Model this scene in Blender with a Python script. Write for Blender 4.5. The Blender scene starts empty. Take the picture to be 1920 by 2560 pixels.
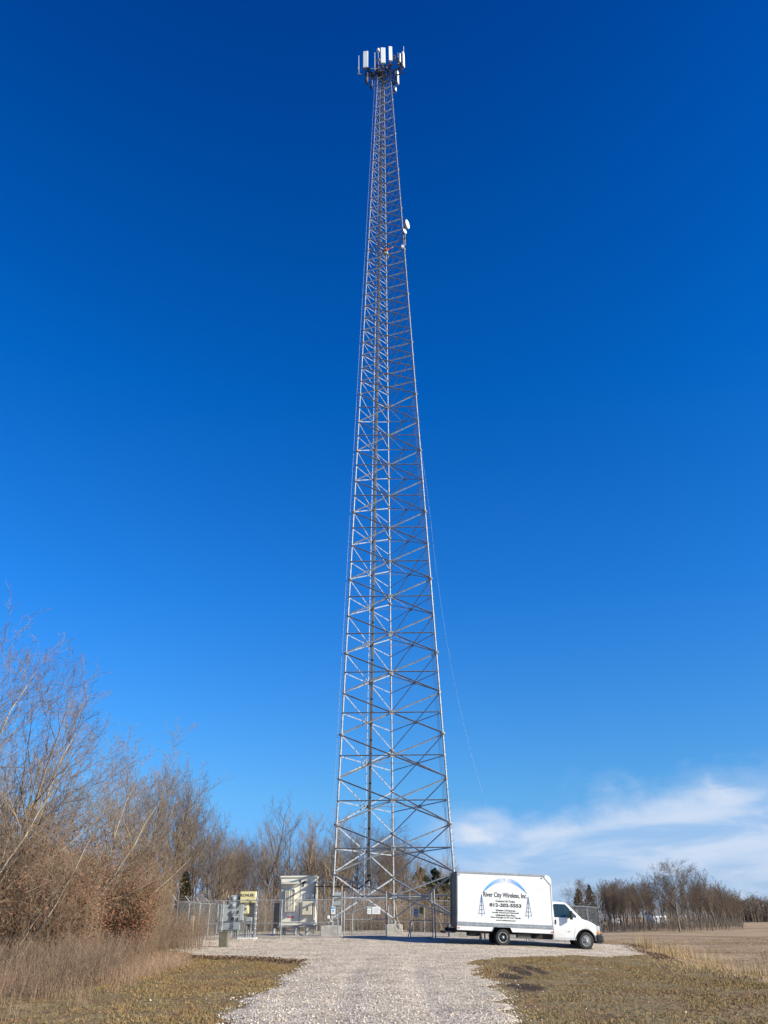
import bpy, math, random
import numpy as np
from mathutils import Vector, Matrix
R=math.radians
rng=np.random.default_rng(7); random.seed(7)
SC=bpy.context.scene; COL=SC.collection

# ---------------------------------------------------------------- camera
FPX=1965.0; TH=R(27.39); ROLL=0.011
cam=bpy.data.cameras.new('camera'); co=bpy.data.objects.new('camera',cam); COL.objects.link(co); SC.camera=co
cam.sensor_fit='VERTICAL'; cam.sensor_height=36; cam.sensor_width=27; cam.lens=FPX/2560*36
cam.clip_start=.1; cam.clip_end=6000
CAMZ=1.6
CM=Matrix.Translation((0,0,CAMZ))@Matrix.Rotation(math.pi/2+TH,4,'X')@Matrix.Rotation(-ROLL,4,'Z')
co.matrix_world=CM
def at(px,py,Y):
    "photo pixel (1920x2560) -> world point on the vertical plane y=Y"
    d=CM.to_3x3()@Vector((px-960,-(py-1280),-FPX))
    t=Y/d.y
    return Vector((d.x*t,Y,CAMZ+d.z*t))

# ---------------------------------------------------------------- world, sun, exposure
SUNV=Vector((6.5,-2.8,3.25)).normalized()
EL=math.asin(SUNV.z); AZ=math.atan2(SUNV.x,SUNV.y)      # from +Y clockwise
w=bpy.data.worlds.new('World'); SC.world=w; w.use_nodes=True
nt=w.node_tree; nt.nodes.clear()
def N(nt,t,**k):
    n=nt.nodes.new(t)
    for a,b in k.items(): setattr(n,a,b)
    return n
def mathn(nt,op,a,b=None,c=None,clamp=False):
    n=N(nt,'ShaderNodeMath',operation=op); n.use_clamp=clamp
    for i,v in enumerate((a,b,c)):
        if v is None: continue
        if isinstance(v,(int,float)): n.inputs[i].default_value=v
        else: nt.links.new(v,n.inputs[i])
    return n.outputs[0]
sky=N(nt,'ShaderNodeTexSky',sky_type='NISHITA',sun_disc=False,sun_elevation=EL,sun_rotation=AZ)
sky.altitude=300; sky.air_density=1.0; sky.dust_density=0.25; sky.ozone_density=3.0
tint=N(nt,'ShaderNodeMix',data_type='RGBA',blend_type='MULTIPLY'); tint.inputs[0].default_value=1
tc=N(nt,'ShaderNodeTexCoord'); sx=N(nt,'ShaderNodeSeparateXYZ'); nt.links.new(tc.outputs['Generated'],sx.inputs[0])
# clear dry winter air: deeper, more saturated blue with height
tr_=N(nt,'ShaderNodeValToRGB'); nt.links.new(sx.outputs[2],tr_.inputs[0]); ce=tr_.color_ramp.elements
SK=[(.0,(.24,.42,.90)),(.04,(.22,.39,.76)),(.126,(.235,.505,.757)),(.218,(.17,.52,.857)),(.358,(.079,.508,.98)),(.581,(.008,.442,.998)),(.755,(.001,.352,.894)),(.87,(.001,.27,.795))]
ce[0].position=SK[0][0]; ce[0].color=(*SK[0][1],1); ce[1].position=SK[-1][0]; ce[1].color=(*SK[-1][1],1)
for p_,c_ in SK[1:-1]: e_=ce.new(p_); e_.color=(*c_,1)
nt.links.new(tr_.outputs[0],tint.inputs[7]); nt.links.new(sky.outputs[0],tint.inputs[6])
az=mathn(nt,'ARCTAN2',sx.outputs[0],sx.outputs[1]); el=mathn(nt,'ARCSINE',sx.outputs[2])
cx=N(nt,'ShaderNodeCombineXYZ'); nt.links.new(mathn(nt,'MULTIPLY',az,6.5),cx.inputs[0])
nt.links.new(mathn(nt,'MULTIPLY_ADD',el,26.0,mathn(nt,'MULTIPLY',az,-.9)),cx.inputs[1]); cx.inputs[2].default_value=3.4
n1=N(nt,'ShaderNodeTexNoise'); n1.inputs['Scale'].default_value=1.0; n1.inputs['Detail'].default_value=7; n1.inputs['Roughness'].default_value=.52; n1.inputs['Distortion'].default_value=.5
nt.links.new(cx.outputs[0],n1.inputs['Vector'])
def smooth(v,a,b):
    n=N(nt,'ShaderNodeMapRange',interpolation_type='SMOOTHSTEP'); n.inputs[1].default_value=a; n.inputs[2].default_value=b
    nt.links.new(v,n.inputs[0]); return n.outputs[0]
top=mathn(nt,'MULTIPLY_ADD',az,.085,.118)                    # upper edge of the cloud bank rises to the right
cx2=N(nt,'ShaderNodeCombineXYZ'); nt.links.new(mathn(nt,'MULTIPLY',az,9.0),cx2.inputs[0]); nt.links.new(mathn(nt,'MULTIPLY',el,14.0),cx2.inputs[1]); cx2.inputs[2].default_value=1.7
n2=N(nt,'ShaderNodeTexNoise'); n2.inputs['Scale'].default_value=1.0; n2.inputs['Detail'].default_value=6; n2.inputs['Roughness'].default_value=.55; nt.links.new(cx2.outputs[0],n2.inputs['Vector'])
top=mathn(nt,'ADD',top,mathn(nt,'MULTIPLY',mathn(nt,'SUBTRACT',n2.outputs[0],.5),.13))
m_el=mathn(nt,'SUBTRACT',1.0,smooth(mathn(nt,'SUBTRACT',el,top),-.045,.012))
m_az=smooth(az,.0,.14)
m_low=smooth(el,-.01,.07)
bank=mathn(nt,'MULTIPLY',m_el,m_az)
dens=mathn(nt,'MULTIPLY',smooth(n1.outputs[0],.38,.62),bank)
dens=mathn(nt,'MULTIPLY',dens,mathn(nt,'MULTIPLY_ADD',m_low,.55,.35))
veil=mathn(nt,'MULTIPLY',bank,.34)
puff=mathn(nt,'MULTIPLY',smooth(n2.outputs[0],.56,.72),mathn(nt,'MULTIPLY',bank,m_low))
fac=mathn(nt,'ADD',mathn(nt,'ADD',mathn(nt,'MULTIPLY',dens,.58),mathn(nt,'MULTIPLY',puff,.62)),veil,clamp=True)
cm_=N(nt,'ShaderNodeMix',data_type='RGBA'); nt.links.new(fac,cm_.inputs[0]); nt.links.new(tint.outputs[2],cm_.inputs[6])
cm_.inputs[7].default_value=(3.3,3.75,4.5,1)
bg=N(nt,'ShaderNodeBackground'); bg.inputs[1].default_value=.122
out=N(nt,'ShaderNodeOutputWorld'); nt.links.new(cm_.outputs[2],bg.inputs[0]); nt.links.new(bg.outputs[0],out.inputs[0])
sl=bpy.data.lights.new('sun','SUN'); sl.energy=5.0; sl.angle=R(.53); sl.color=(1,.955,.80)
so=bpy.data.objects.new('sun',sl); COL.objects.link(so); so.rotation_euler=SUNV.to_track_quat('Z','Y').to_euler()
vs=SC.view_settings; SC.display_settings.display_device='sRGB'
SC.cycles.diffuse_bounces=2; SC.cycles.sample_clamp_indirect=3; SC.cycles.max_bounces=6
vs.view_transform='Standard'; vs.look='None'; vs.exposure=0.75; vs.gamma=1; vs.use_curve_mapping=False

# ---------------------------------------------------------------- materials
MATS={}
def mat(name,col,rough=.6,metal=0,var=.12,scale=6,bump=0,spec=None,col2=None,island=0,coat=0):
    if name in MATS: return MATS[name]
    m=bpy.data.materials.new(name); m.use_nodes=True; t=m.node_tree
    b=t.nodes['Principled BSDF']; b.inputs['Roughness'].default_value=rough; b.inputs['Metallic'].default_value=metal
    if spec is not None: b.inputs['Specular IOR Level'].default_value=spec
    if coat: b.inputs['Coat Weight'].default_value=coat; b.inputs['Coat Roughness'].default_value=.05
    g=N(t,'ShaderNodeNewGeometry'); tcn=N(t,'ShaderNodeTexCoord')
    no=N(t,'ShaderNodeTexNoise'); no.inputs['Scale'].default_value=scale; no.inputs['Detail'].default_value=5
    t.links.new(tcn.outputs['Object'],no.inputs['Vector'])
    mx=N(t,'ShaderNodeMix',data_type='RGBA')
    c2=col2 or tuple(max(0,c*(1-2*var)) for c in col)
    c1=col if col2 else tuple(min(1,c*(1+var)) for c in col)
    mx.inputs[6].default_value=(*c1,1); mx.inputs[7].default_value=(*c2,1)
    cr=N(t,'ShaderNodeMapRange'); cr.inputs[1].default_value=.35; cr.inputs[2].default_value=.65
    src=no.outputs[0]
    if island:
        src=mathn(t,'ADD',mathn(t,'MULTIPLY',g.outputs['Random Per Island'],island),mathn(t,'MULTIPLY',no.outputs[0],1-island))
        cr.inputs[1].default_value=.1; cr.inputs[2].default_value=.9
    t.links.new(src,cr.inputs[0]); t.links.new(cr.outputs[0],mx.inputs[0]); t.links.new(mx.outputs[2],b.inputs['Base Color'])
    if bump:
        bp=N(t,'ShaderNodeBump'); bp.inputs['Strength'].default_value=bump; bp.inputs['Distance'].default_value=.02
        t.links.new(no.outputs[0],bp.inputs['Height']); t.links.new(bp.outputs[0],b.inputs['Normal'])
    MATS[name]=m; return m
BRACE=mat('galvanised_angle',(.27,.285,.31),.55,.1,.18,5)
GALV=mat('galvanised_steel',(.33,.34,.345),.5,.15,.18,6)
GALVD=mat('weathered_steel',(.25,.255,.26),.55,.2,.15,7)
CABLE=mat('black_cable_jacket',(.010,.010,.013),.55,0,.3)
CONC=mat('concrete',(.38,.36,.32),.9,0,.12,4,.3)
WHITE=mat('white_antenna_shell',(.74,.74,.71),.45,0,.03)
DARK=mat('dark_radio_housing',(.04,.042,.05),.5,0,.2)
PAINT=mat('white_truck_paint',(.74,.74,.72),.22,0,.015,2,coat=.5)
BOXW=mat('white_box_panel',(.77,.77,.74),.35,0,.035,1.3)
ALU=mat('brushed_aluminium_trim',(.42,.44,.46),.4,.4,.1)
BLACKP=mat('black_plastic',(.02,.02,.022),.5,0,.2)
RUB=mat('tyre_rubber',(.028,.027,.026),.8,0,.25,15)
CHAS=mat('chassis_black',(.015,.015,.016),.7,0,.3)
GLASS=mat('tinted_window_glass',(.02,.035,.035),.04,0,.1,spec=.9)
BEIGE=mat('beige_cabinet_paint',(.70,.66,.55),.5,0,.04,3)
BEIGE2=mat('tan_cabinet_paint',(.56,.51,.38),.5,0,.04,3)
GREYC=mat('grey_enclosure_paint',(.34,.37,.365),.5,0,.05,3)
CREAM=mat('cream_enclosure_paint',(.68,.58,.30),.5,0,.04,3)
SIGNW=mat('white_sign_face',(.78,.78,.76),.5,0,.03)
BARK=mat('grey_brown_bark',(.25,.19,.13),.9,0,.2,3,island=.5)
BARKP=mat('pale_bark',(.40,.34,.25),.9,0,.15,3,island=.5)
BARKD=mat('dark_bark',(.115,.09,.07),.9,0,.2,3,island=.5)
TWIGD=mat('dark_twig_bark',(.15,.105,.072),.9,0,.2,3,island=.6)
TWIG=mat('twig_bark',(.275,.195,.125),.9,0,.2,3,island=.6)
LEAF=mat('dead_oak_leaves',(.28,.125,.06),.8,0,.2,1,col2=(.10,.034,.02),island=.8)
LEAFT=mat('tan_dead_leaves',(.40,.20,.09),.8,0,.2,1,col2=(.16,.075,.035),island=.8)
EVER=mat('evergreen_needles',(.05,.058,.022),.8,0,.2,2,col2=(.018,.028,.012),island=.6)
EVERT=mat('bronze_evergreen_tips',(.05,.042,.014),.8,0,.2,2,col2=(.010,.013,.007),island=.6)
WEED=mat('dead_weed_stems',(.31,.215,.14),.9,0,.2,.5,col2=(.09,.052,.034),island=.7)
STRAW=mat('golden_straw_grass',(.52,.38,.19),.9,0,.2,1,col2=(.28,.19,.09),island=.8)
GRASS=mat('winter_lawn_blades',(.26,.2,.085),.9,0,.2,.55,col2=(.075,.085,.022),island=.3)
def _grass():
    t=GRASS.node_tree; mx=[n for n in t.nodes if n.type=='MIX'][0]; src=mx.inputs[0].links[0].from_socket
    r=N(t,'ShaderNodeValToRGB'); e=r.color_ramp.elements; e[0].position=.05; e[0].color=(.085,.036,.016,1); e[1].position=.97; e[1].color=(.085,.095,.024,1)
    for p,c in((.25,(.13,.065,.025)),(.42,(.25,.16,.075)),(.54,(.14,.09,.035)),(.66,(.20,.14,.06)),(.80,(.12,.115,.032))): q=e.new(p); q.color=(*c,1)
    for q in e: q.color=(min(1,q.color[0]*1.42),min(1,q.color[1]*1.42),q.color[2]*1.25,1)
    t.links.new(src,r.inputs[0]); t.links.new(r.outputs[0],t.nodes['Principled BSDF'].inputs['Base Color'])
_grass()

# ---------------------------------------------------------------- mesh helpers
def raw_mesh(name,V,F,n):
    "V (k,3) array, F (m,n) int array of n-gons"
    me=bpy.data.meshes.new(name); V=np.asarray(V,np.float32); F=np.asarray(F,np.int32)
    me.vertices.add(len(V)); me.vertices.foreach_set('co',V.ravel())
    me.loops.add(F.size); me.loops.foreach_set('vertex_index',F.ravel())
    me.polygons.add(len(F)); me.polygons.foreach_set('loop_start',np.arange(0,F.size,n,dtype=np.int32))
    me.update(calc_edges=True); return me
def link(name,me,m,parent=None):
    o=bpy.data.objects.new(name,me); COL.objects.link(o)
    if m: me.materials.append(m)
    if parent: o.parent=parent
    return o
def root(name,label,cat,loc=(0,0,0),rz=0,group=None):
    o=bpy.data.objects.new(name,None); COL.objects.link(o); o.location=loc; o.rotation_euler=(0,0,rz)
    o.empty_display_size=.2; o['label']=label; o['category']=cat
    if group: o['group']=group
    return o
def tag(o,label=None,cat=None,group=None,kind=None):
    if label: o['label']=label
    if cat: o['category']=cat
    if group: o['group']=group
    if kind: o['kind']=kind
    return o
def frame(d):
    d=Vector(d).normalized(); a=Vector((0,0,1)) if abs(d.z)<.92 else Vector((1,0,0))
    u=d.cross(a).normalized(); return u,d.cross(u).normalized()
class MB:
    def __init__(s): s.v=[]; s.f=[]
    def tube(s,a,b,r,r2=None,n=8,cap=True):
        a=Vector(a); b=Vector(b); r2=r if r2 is None else r2
        if (b-a).length<1e-6: return s
        u,w_=frame(b-a); i0=len(s.v)
        for p,rr in((a,r),(b,r2)):
            for k in range(n):
                t=2*math.pi*k/n; s.v.append(p+u*(rr*math.cos(t))+w_*(rr*math.sin(t)))
        for k in range(n):
            j=(k+1)%n; s.f.append((i0+k,i0+n+k,i0+n+j,i0+j))
        if cap: s.f.append(tuple(i0+k for k in range(n))); s.f.append(tuple(i0+n+k for k in reversed(range(n))))
        return s
    def path(s,pts,r,n=8):
        for a,b in zip(pts[:-1],pts[1:]): s.tube(a,b,r,n=n)
        return s
    def angle(s,a,b,w,nrm,t=.012):
        a=Vector(a); b=Vector(b); d=(b-a).normalized(); nrm=Vector(nrm); nrm=(nrm-d*nrm.dot(d)).normalized(); p=nrm.cross(d).normalized()
        if p.z<0: p=-p     # outstanding leg along the upper edge
        prof=[(-w,0),(0,0),(0,w),(-t,w),(-t,t),(-w,t)]; i0=len(s.v)
        for q in(a,b):
            for u,v in prof: s.v.append(q+p*(u+w/2)+nrm*v)
        for k in range(6):
            j=(k+1)%6; s.f.append((i0+k,i0+6+k,i0+6+j,i0+j))
        for o in(0,6): s.f.append((i0+o,i0+o+1,i0+o+4,i0+o+5)); s.f.append((i0+o+1,i0+o+2,i0+o+3,i0+o+4))
        return s
    def box(s,c,d,rz=0,M=None,bev=0):
        c=Vector(c); i0=len(s.v); hx,hy,hz=d[0]/2,d[1]/2,d[2]/2
        Rm=M if M is not None else Matrix.Rotation(rz,3,'Z')
        if bev and min(hx,hy,hz)>bev*1.01:
            # chamfered box through bmesh
            import bmesh
            bm=bmesh.new(); bmesh.ops.create_cube(bm,size=1)
            for v in bm.verts: v.co=Vector((v.co.x*2*hx,v.co.y*2*hy,v.co.z*2*hz))
            bmesh.ops.bevel(bm,geom=bm.edges[:],offset=bev,segments=2,affect='EDGES',profile=.5)
            bm.verts.index_update()
            for v in bm.verts: s.v.append(c+Rm@v.co)
            for f in bm.faces: s.f.append(tuple(i0+v.index for v in f.verts))
            bm.free(); return s
        for x in(-hx,hx):
            for y in(-hy,hy):
                for z in(-hz,hz): s.v.append(c+Rm@Vector((x,y,z)))
        for f in((0,1,3,2),(4,6,7,5),(0,4,5,1),(2,3,7,6),(0,2,6,4),(1,5,7,3)): s.f.append(tuple(i0+k for k in f))
        return s
    def prism(s,poly,y0,y1):
        "poly: list of (x,z), extruded in y"
        i0=len(s.v); n=len(poly)
        for y in(y0,y1):
            for x,z in poly: s.v.append(Vector((x,y,z)))
        s.f.append(tuple(i0+k for k in range(n))); s.f.append(tuple(i0+n+k for k in reversed(range(n))))
        for k in range(n):
            j=(k+1)%n; s.f.append((i0+k,i0+n+k,i0+n+j,i0+j))
        return s
    def lathe(s,c,ax,prof,n=20,cap=True):
        "prof: list of (t along axis, radius)"
        c=Vector(c); ax=Vector(ax).normalized(); u,w_=frame(ax); i0=len(s.v)
        for t,r in prof:
            for k in range(n):
                a=2*math.pi*k/n; s.v.append(c+ax*t+u*(r*math.cos(a))+w_*(r*math.sin(a)))
        for q in range(len(prof)-1):
            for k in range(n):
                j=(k+1)%n; s.f.append((i0+q*n+k,i0+(q+1)*n+k,i0+(q+1)*n+j,i0+q*n+j))
        if cap: s.f.append(tuple(i0+k for k in range(n))); s.f.append(tuple(i0+(len(prof)-1)*n+k for k in reversed(range(n))))
        return s
    def quad(s,*p):
        i0=len(s.v)
        for q in p: s.v.append(Vector(q))
        s.f.append(tuple(range(i0,i0+len(p)))); return s
    def build(s,name,m,parent=None,off=None,smooth=False):
        off=Vector(off) if off is not None else Vector((0,0,0))
        me=bpy.data.meshes.new(name); me.from_pydata([v-off for v in s.v],[],s.f)
        me.update()
        import bmesh
        bm=bmesh.new(); bm.from_mesh(me); bmesh.ops.recalc_face_normals(bm,faces=bm.faces); bm.to_mesh(me); bm.free()
        if smooth:
            me.polygons.foreach_set('use_smooth',[True]*len(me.polygons))
            try: me.set_sharp_from_angle(angle=R(40))
            except Exception: pass
        return link(name,me,m,parent)
def tubes_np(S,n=3):
    "S rows: p0(3) p1(3) r0 r1 -> V,F quads"
    S=np.asarray(S,np.float64); a=S[:,:3]; b=S[:,3:6]; d=b-a; L=np.linalg.norm(d,axis=1,keepdims=True); d=d/np.maximum(L,1e-9)
    ref=np.where(np.abs(d[:,2:3])<.9,np.array([[0,0,1.]]),np.array([[1.,0,0]]))
    u=np.cross(d,ref); u/=np.linalg.norm(u,axis=1,keepdims=True); w_=np.cross(d,u)
    V=np.empty((len(S),2*n,3))
    for k in range(n):
        t=2*math.pi*k/n; c,s_=math.cos(t),math.sin(t)
        V[:,k]=a+(u*c+w_*s_)*S[:,6:7]; V[:,n+k]=b+(u*c+w_*s_)*S[:,7:8]
    base=(np.arange(len(S))*2*n)[:,None]
    F=[np.stack([base[:,0]+k,base[:,0]+n+k,base[:,0]+n+(k+1)%n,base[:,0]+(k+1)%n],1) for k in range(n)]
    return V.reshape(-1,3),np.concatenate(F)
def tubes_mesh(name,S,n=3):
    V,F=tubes_np(S,n); return raw_mesh(name,V,F,4)
def leaves_mesh(name,P,size,rg=rng):
    "P (k,3) points; little bent leaf quads"
    P=np.asarray(P); k=len(P); s=size*(.5+rg.random((k,1)))
    a=rg.normal(size=(k,3)); a/=np.linalg.norm(a,axis=1,keepdims=True)
    b=rg.normal(size=(k,3)); b-=a*np.sum(a*b,1,keepdims=True); b/=np.linalg.norm(b,axis=1,keepdims=True)
    V=np.stack([P-a*s,P-b*s*.55,P+a*s,P+b*s*.55],1).reshape(-1,3)
    return raw_mesh(name,V,np.arange(4*k).reshape(-1,4),4)

# ---------------------------------------------------------------- terrain
def sstep(t): t=np.clip(t,0,1); return t*t*(3-2*t)
def vnoise(x,y,sc,seed=0):
    x=np.asarray(x,float)/sc+seed*13.7; y=np.asarray(y,float)/sc+seed*7.3
    xi=np.floor(x); yi=np.floor(y); fx=x-xi; fy=y-yi; fx=fx*fx*(3-2*fx); fy=fy*fy*(3-2*fy)
    def h(a,b): v=np.sin(a*127.1+b*311.7)*43758.5453; return v-np.floor(v)
    return (h(xi,yi)*(1-fx)+h(xi+1,yi)*fx)*(1-fy)+(h(xi,yi+1)*(1-fx)+h(xi+1,yi+1)*fx)*fy-.5
def H(x,y):
    x=np.asarray(x,float); y=np.asarray(y,float)
    z=.47*np.clip((y-15)/33.5,0,1)+.19*sstep((y-48.7)/2.5)
    kk=.35+.65*np.clip((y-20)/20,0,1)
    z=z-(.035*np.clip(x,0,6)+.048*np.clip(x-6,0,7))*kk
    z=z-1.05*sstep((x-(6.9+.127*np.clip(y,0,60)))/6.5)
    far=sstep((y-90)/170)
    z=z*(1-far*np.clip((x-5)/20,0,1))+far*np.clip((x-5)/20,0,1)*(-.15+.9*sstep((y-160)/160))
    z=z+.10*vnoise(x,y,2.6,1)*np.clip((np.abs(x)-4)/6,0,1)+.05*vnoise(x,y,1.1,2)*np.clip((np.abs(x)-4)/6,0,1)
    z=z+.35*vnoise(x,y,17,3)*sstep((x-18)/12)+ .5*vnoise(x,y,45,4)*sstep((x-30)/40)
    # ruts on the drive
    z=z+.012*vnoise(x,y,.5,6)-.03*np.exp(-((x-.9-.2*np.sin(y*.2))/.25)**2)*np.clip((40-y)/10,0,1)-.03*np.exp(-((x+.9-.2*np.sin(y*.2))/.25)**2)*np.clip((40-y)/10,0,1)
    return z
def Hf(x,y): return float(H(x,y))
def inpoly(px,py,P):
    px=np.asarray(px); py=np.asarray(py); c=np.zeros(px.shape,bool); n=len(P)
    for i in range(n):
        x1,y1=P[i]; x2,y2=P[i-1]
        with np.errstate(divide='ignore',invalid='ignore'):
            cond=((y1>py)!=(y2>py))&(px<(x2-x1)*(py-y1)/((y2-y1) if y2!=y1 else 1e-9)+x1)
        c^=cond
    return c
GP=[(-3.0,3),(-3.0,16),(-3.2,21),(-3.0,26),(-2.75,30.5),(-3.6,33.5),(-6.2,36),(-8.6,38.5),(-10.5,42),(-10.5,49),(-13,50),(-13,77),(14,77),
    (13.6,54),(13.9,49),(13.2,45.5),(10.5,42.5),(7.5,39.8),(4.6,36.8),(3.2,34.5),(2.9,31),(2.85,26),(2.6,21),(2.2,16),(2.3,3)]
def gravel_in(x,y,j=.55):
    return inpoly(x+j*vnoise(x,y,1.3,8)+.5*j*vnoise(x,y,.35,9),y+j*vnoise(x,y,1.3,10)*1.5+.5*j*vnoise(x,y,.35,11),GP)
def axis_coords(segs):
    o=[]
    for a,b,n in segs: o+=list(np.linspace(a,b,n,endpoint=False))
    o.append(segs[-1][1]); return np.array(o)
xs=axis_coords([(-2500,-400,12),(-400,-80,20),(-80,-22,30),(-22,24,130),(24,80,60),(80,400,40),(400,2500,12)])
ys=axis_coords([(-120,8,24),(8,60,150),(60,120,80),(120,300,60),(300,3500,30)])
X,Y=np.meshgrid(xs,ys); Z=H(X,Y)
V=np.stack([X,Y,Z],-1).reshape(-1,3); nx=len(xs); ny=len(ys)
I=np.arange(nx*ny).reshape(ny,nx)
F=np.stack([I[:-1,:-1],I[:-1,1:],I[1:,1:],I[1:,:-1]],-1).reshape(-1,4)
gme=raw_mesh('ground',V,F,4); gme.polygons.foreach_set('use_smooth',[True]*len(F))
def ground_mat():
    m=bpy.data.materials.new('winter_ground'); m.use_nodes=True; t=m.node_tree; b=t.nodes['Principled BSDF']; b.inputs['Roughness'].default_value=.95; b.inputs['Specular IOR Level'].default_value=.1
    g=N(t,'ShaderNodeNewGeometry'); s=N(t,'ShaderNodeSeparateXYZ'); t.links.new(g.outputs['Position'],s.inputs[0])
    def noise(sc,det=5,vec=None,dist=0):
        n=N(t,'ShaderNodeTexNoise'); n.inputs['Scale'].default_value=sc; n.inputs['Detail'].default_value=det; n.inputs['Distortion'].default_value=dist
        t.links.new(vec or g.outputs['Position'],n.inputs['Vector']); return n.outputs[0]
    def ramp(v,stops):
        r=N(t,'ShaderNodeValToRGB'); t.links.new(v,r.inputs[0]); e=r.color_ramp.elements
        e[0].position=stops[0][0]; e[0].color=(*stops[0][1],1); e[1].position=stops[-1][0]; e[1].color=(*stops[-1][1],1)
        for p,c in stops[1:-1]: q=e.new(p); q.color=(*c,1)
        return r.outputs[0]
    def mix(f,a,b_):
        x=N(t,'ShaderNodeMix',data_type='RGBA')
        if isinstance(f,float): x.inputs[0].default_value=f
        else: t.links.new(f,x.inputs[0])
        for i,v in((6,a),(7,b_)):
            if isinstance(v,tuple): x.inputs[i].default_value=(*v,1)
            else: t.links.new(v,x.inputs[i])
        return x.outputs[2]
    lawn=ramp(noise(.9,8),[(.32,(.11,.065,.035)),(.45,(.21,.135,.065)),(.55,(.15,.125,.05)),(.68,(.29,.205,.105))])
    lawn=mix(ramp(noise(16,6),[(.42,(0,0,0)),(.62,(.7,.7,.7))]),lawn,(.30,.21,.115))
    lawn=mix(ramp(noise(5,6),[(.50,(0,0,0)),(.66,(.75,.75,.75))]),lawn,(.085,.058,.032))
    sv=N(t,'ShaderNodeVectorMath',operation='MULTIPLY'); sv.inputs[1].default_value=(.25,1,1); t.links.new(g.outputs['Position'],sv.inputs[0])
    field=ramp(noise(.35,8,sv.outputs[0],.6),[(.30,(.22,.14,.085)),(.40,(.36,.25,.155)),(.58,(.46,.335,.21)),(.72,(.38,.28,.17))])
    field=mix(ramp(noise(5,5),[(.45,(0,0,0)),(.62,(.6,.6,.6))]),field,(.22,.145,.08))
    field=mix(ramp(noise(.09,6,sv.outputs[0],1.0),[(.50,(0,0,0)),(.60,(.75,.75,.75))]),field,(.24,.15,.085))
    mr=N(t,'ShaderNodeMapRange'); t.links.new(mathn(t,'ADD',mathn(t,'ADD',s.outputs[0],mathn(t,'MULTIPLY',mathn(t,'SUBTRACT',noise(.45,5),.5),3.0)),mathn(t,'MULTIPLY',s.outputs[1],-.127)),mr.inputs[0])
    mr.inputs[1].default_value=6.9; mr.inputs[2].default_value=8.3
    base=mix(mr.outputs[0],lawn,field)
    my=N(t,'ShaderNodeMapRange'); t.links.new(s.outputs[1],my.inputs[0]); my.inputs[1].default_value=70; my.inputs[2].default_value=85
    wood=mathn(t,'MULTIPLY',my.outputs[0],mathn(t,'SUBTRACT',1.0,mr.outputs[0]))
    base=mix(wood,base,(.15,.095,.055))
    # churned wet soil where tyres left the drive
    for cx_,cy_,rx_,ry_ in((4.15,29.3,.30,3.0),(4.75,29.6,.26,2.6),(3.5,26.5,.45,1.2),(3.4,23.0,.5,1.2)):
        dx_=mathn(t,'POWER',mathn(t,'DIVIDE',mathn(t,'SUBTRACT',s.outputs[0],cx_),rx_),2); dy_=mathn(t,'POWER',mathn(t,'DIVIDE',mathn(t,'SUBTRACT',s.outputs[1],cy_),ry_),2)
        dd_=mathn(t,'ADD',mathn(t,'ADD',dx_,dy_),mathn(t,'MULTIPLY',mathn(t,'SUBTRACT',noise(2.5,4),.5),2.0))
        q_=N(t,'ShaderNodeMapRange'); q_.inputs[1].default_value=1.2; q_.inputs[2].default_value=.5; t.links.new(dd_,q_.inputs[0]); base=mix(q_.outputs[0],base,(.062,.042,.028))
    t.links.new(base,b.inputs['Base Color'])
    bp=N(t,'ShaderNodeBump'); bp.inputs['Strength'].default_value=.9; bp.inputs['Distance'].default_value=.06
    t.links.new(noise(11,8),bp.inputs['Height']); t.links.new(bp.outputs[0],b.inputs['Normal'])
    return m
tag(link('ground',gme,ground_mat()),kind='structure')

# gravel sheet
gx=np.arange(-14,15.01,.16); gy=np.arange(6,78.01,.16)
GX,GY=np.meshgrid(gx,gy); GZ=H(GX,GY)+.035
ins=gravel_in(GX,GY)
I=np.arange(GX.size).reshape(GX.shape)
ok=ins[:-1,:-1]&ins[1:,1:]&ins[:-1,1:]&ins[1:,:-1]
F=np.stack([I[:-1,:-1],I[:-1,1:],I[1:,1:],I[1:,:-1]],-1)[ok]
used,inv=np.unique(F,return_inverse=True); V=np.stack([GX,GY,GZ],-1).reshape(-1,3)[used]
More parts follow.
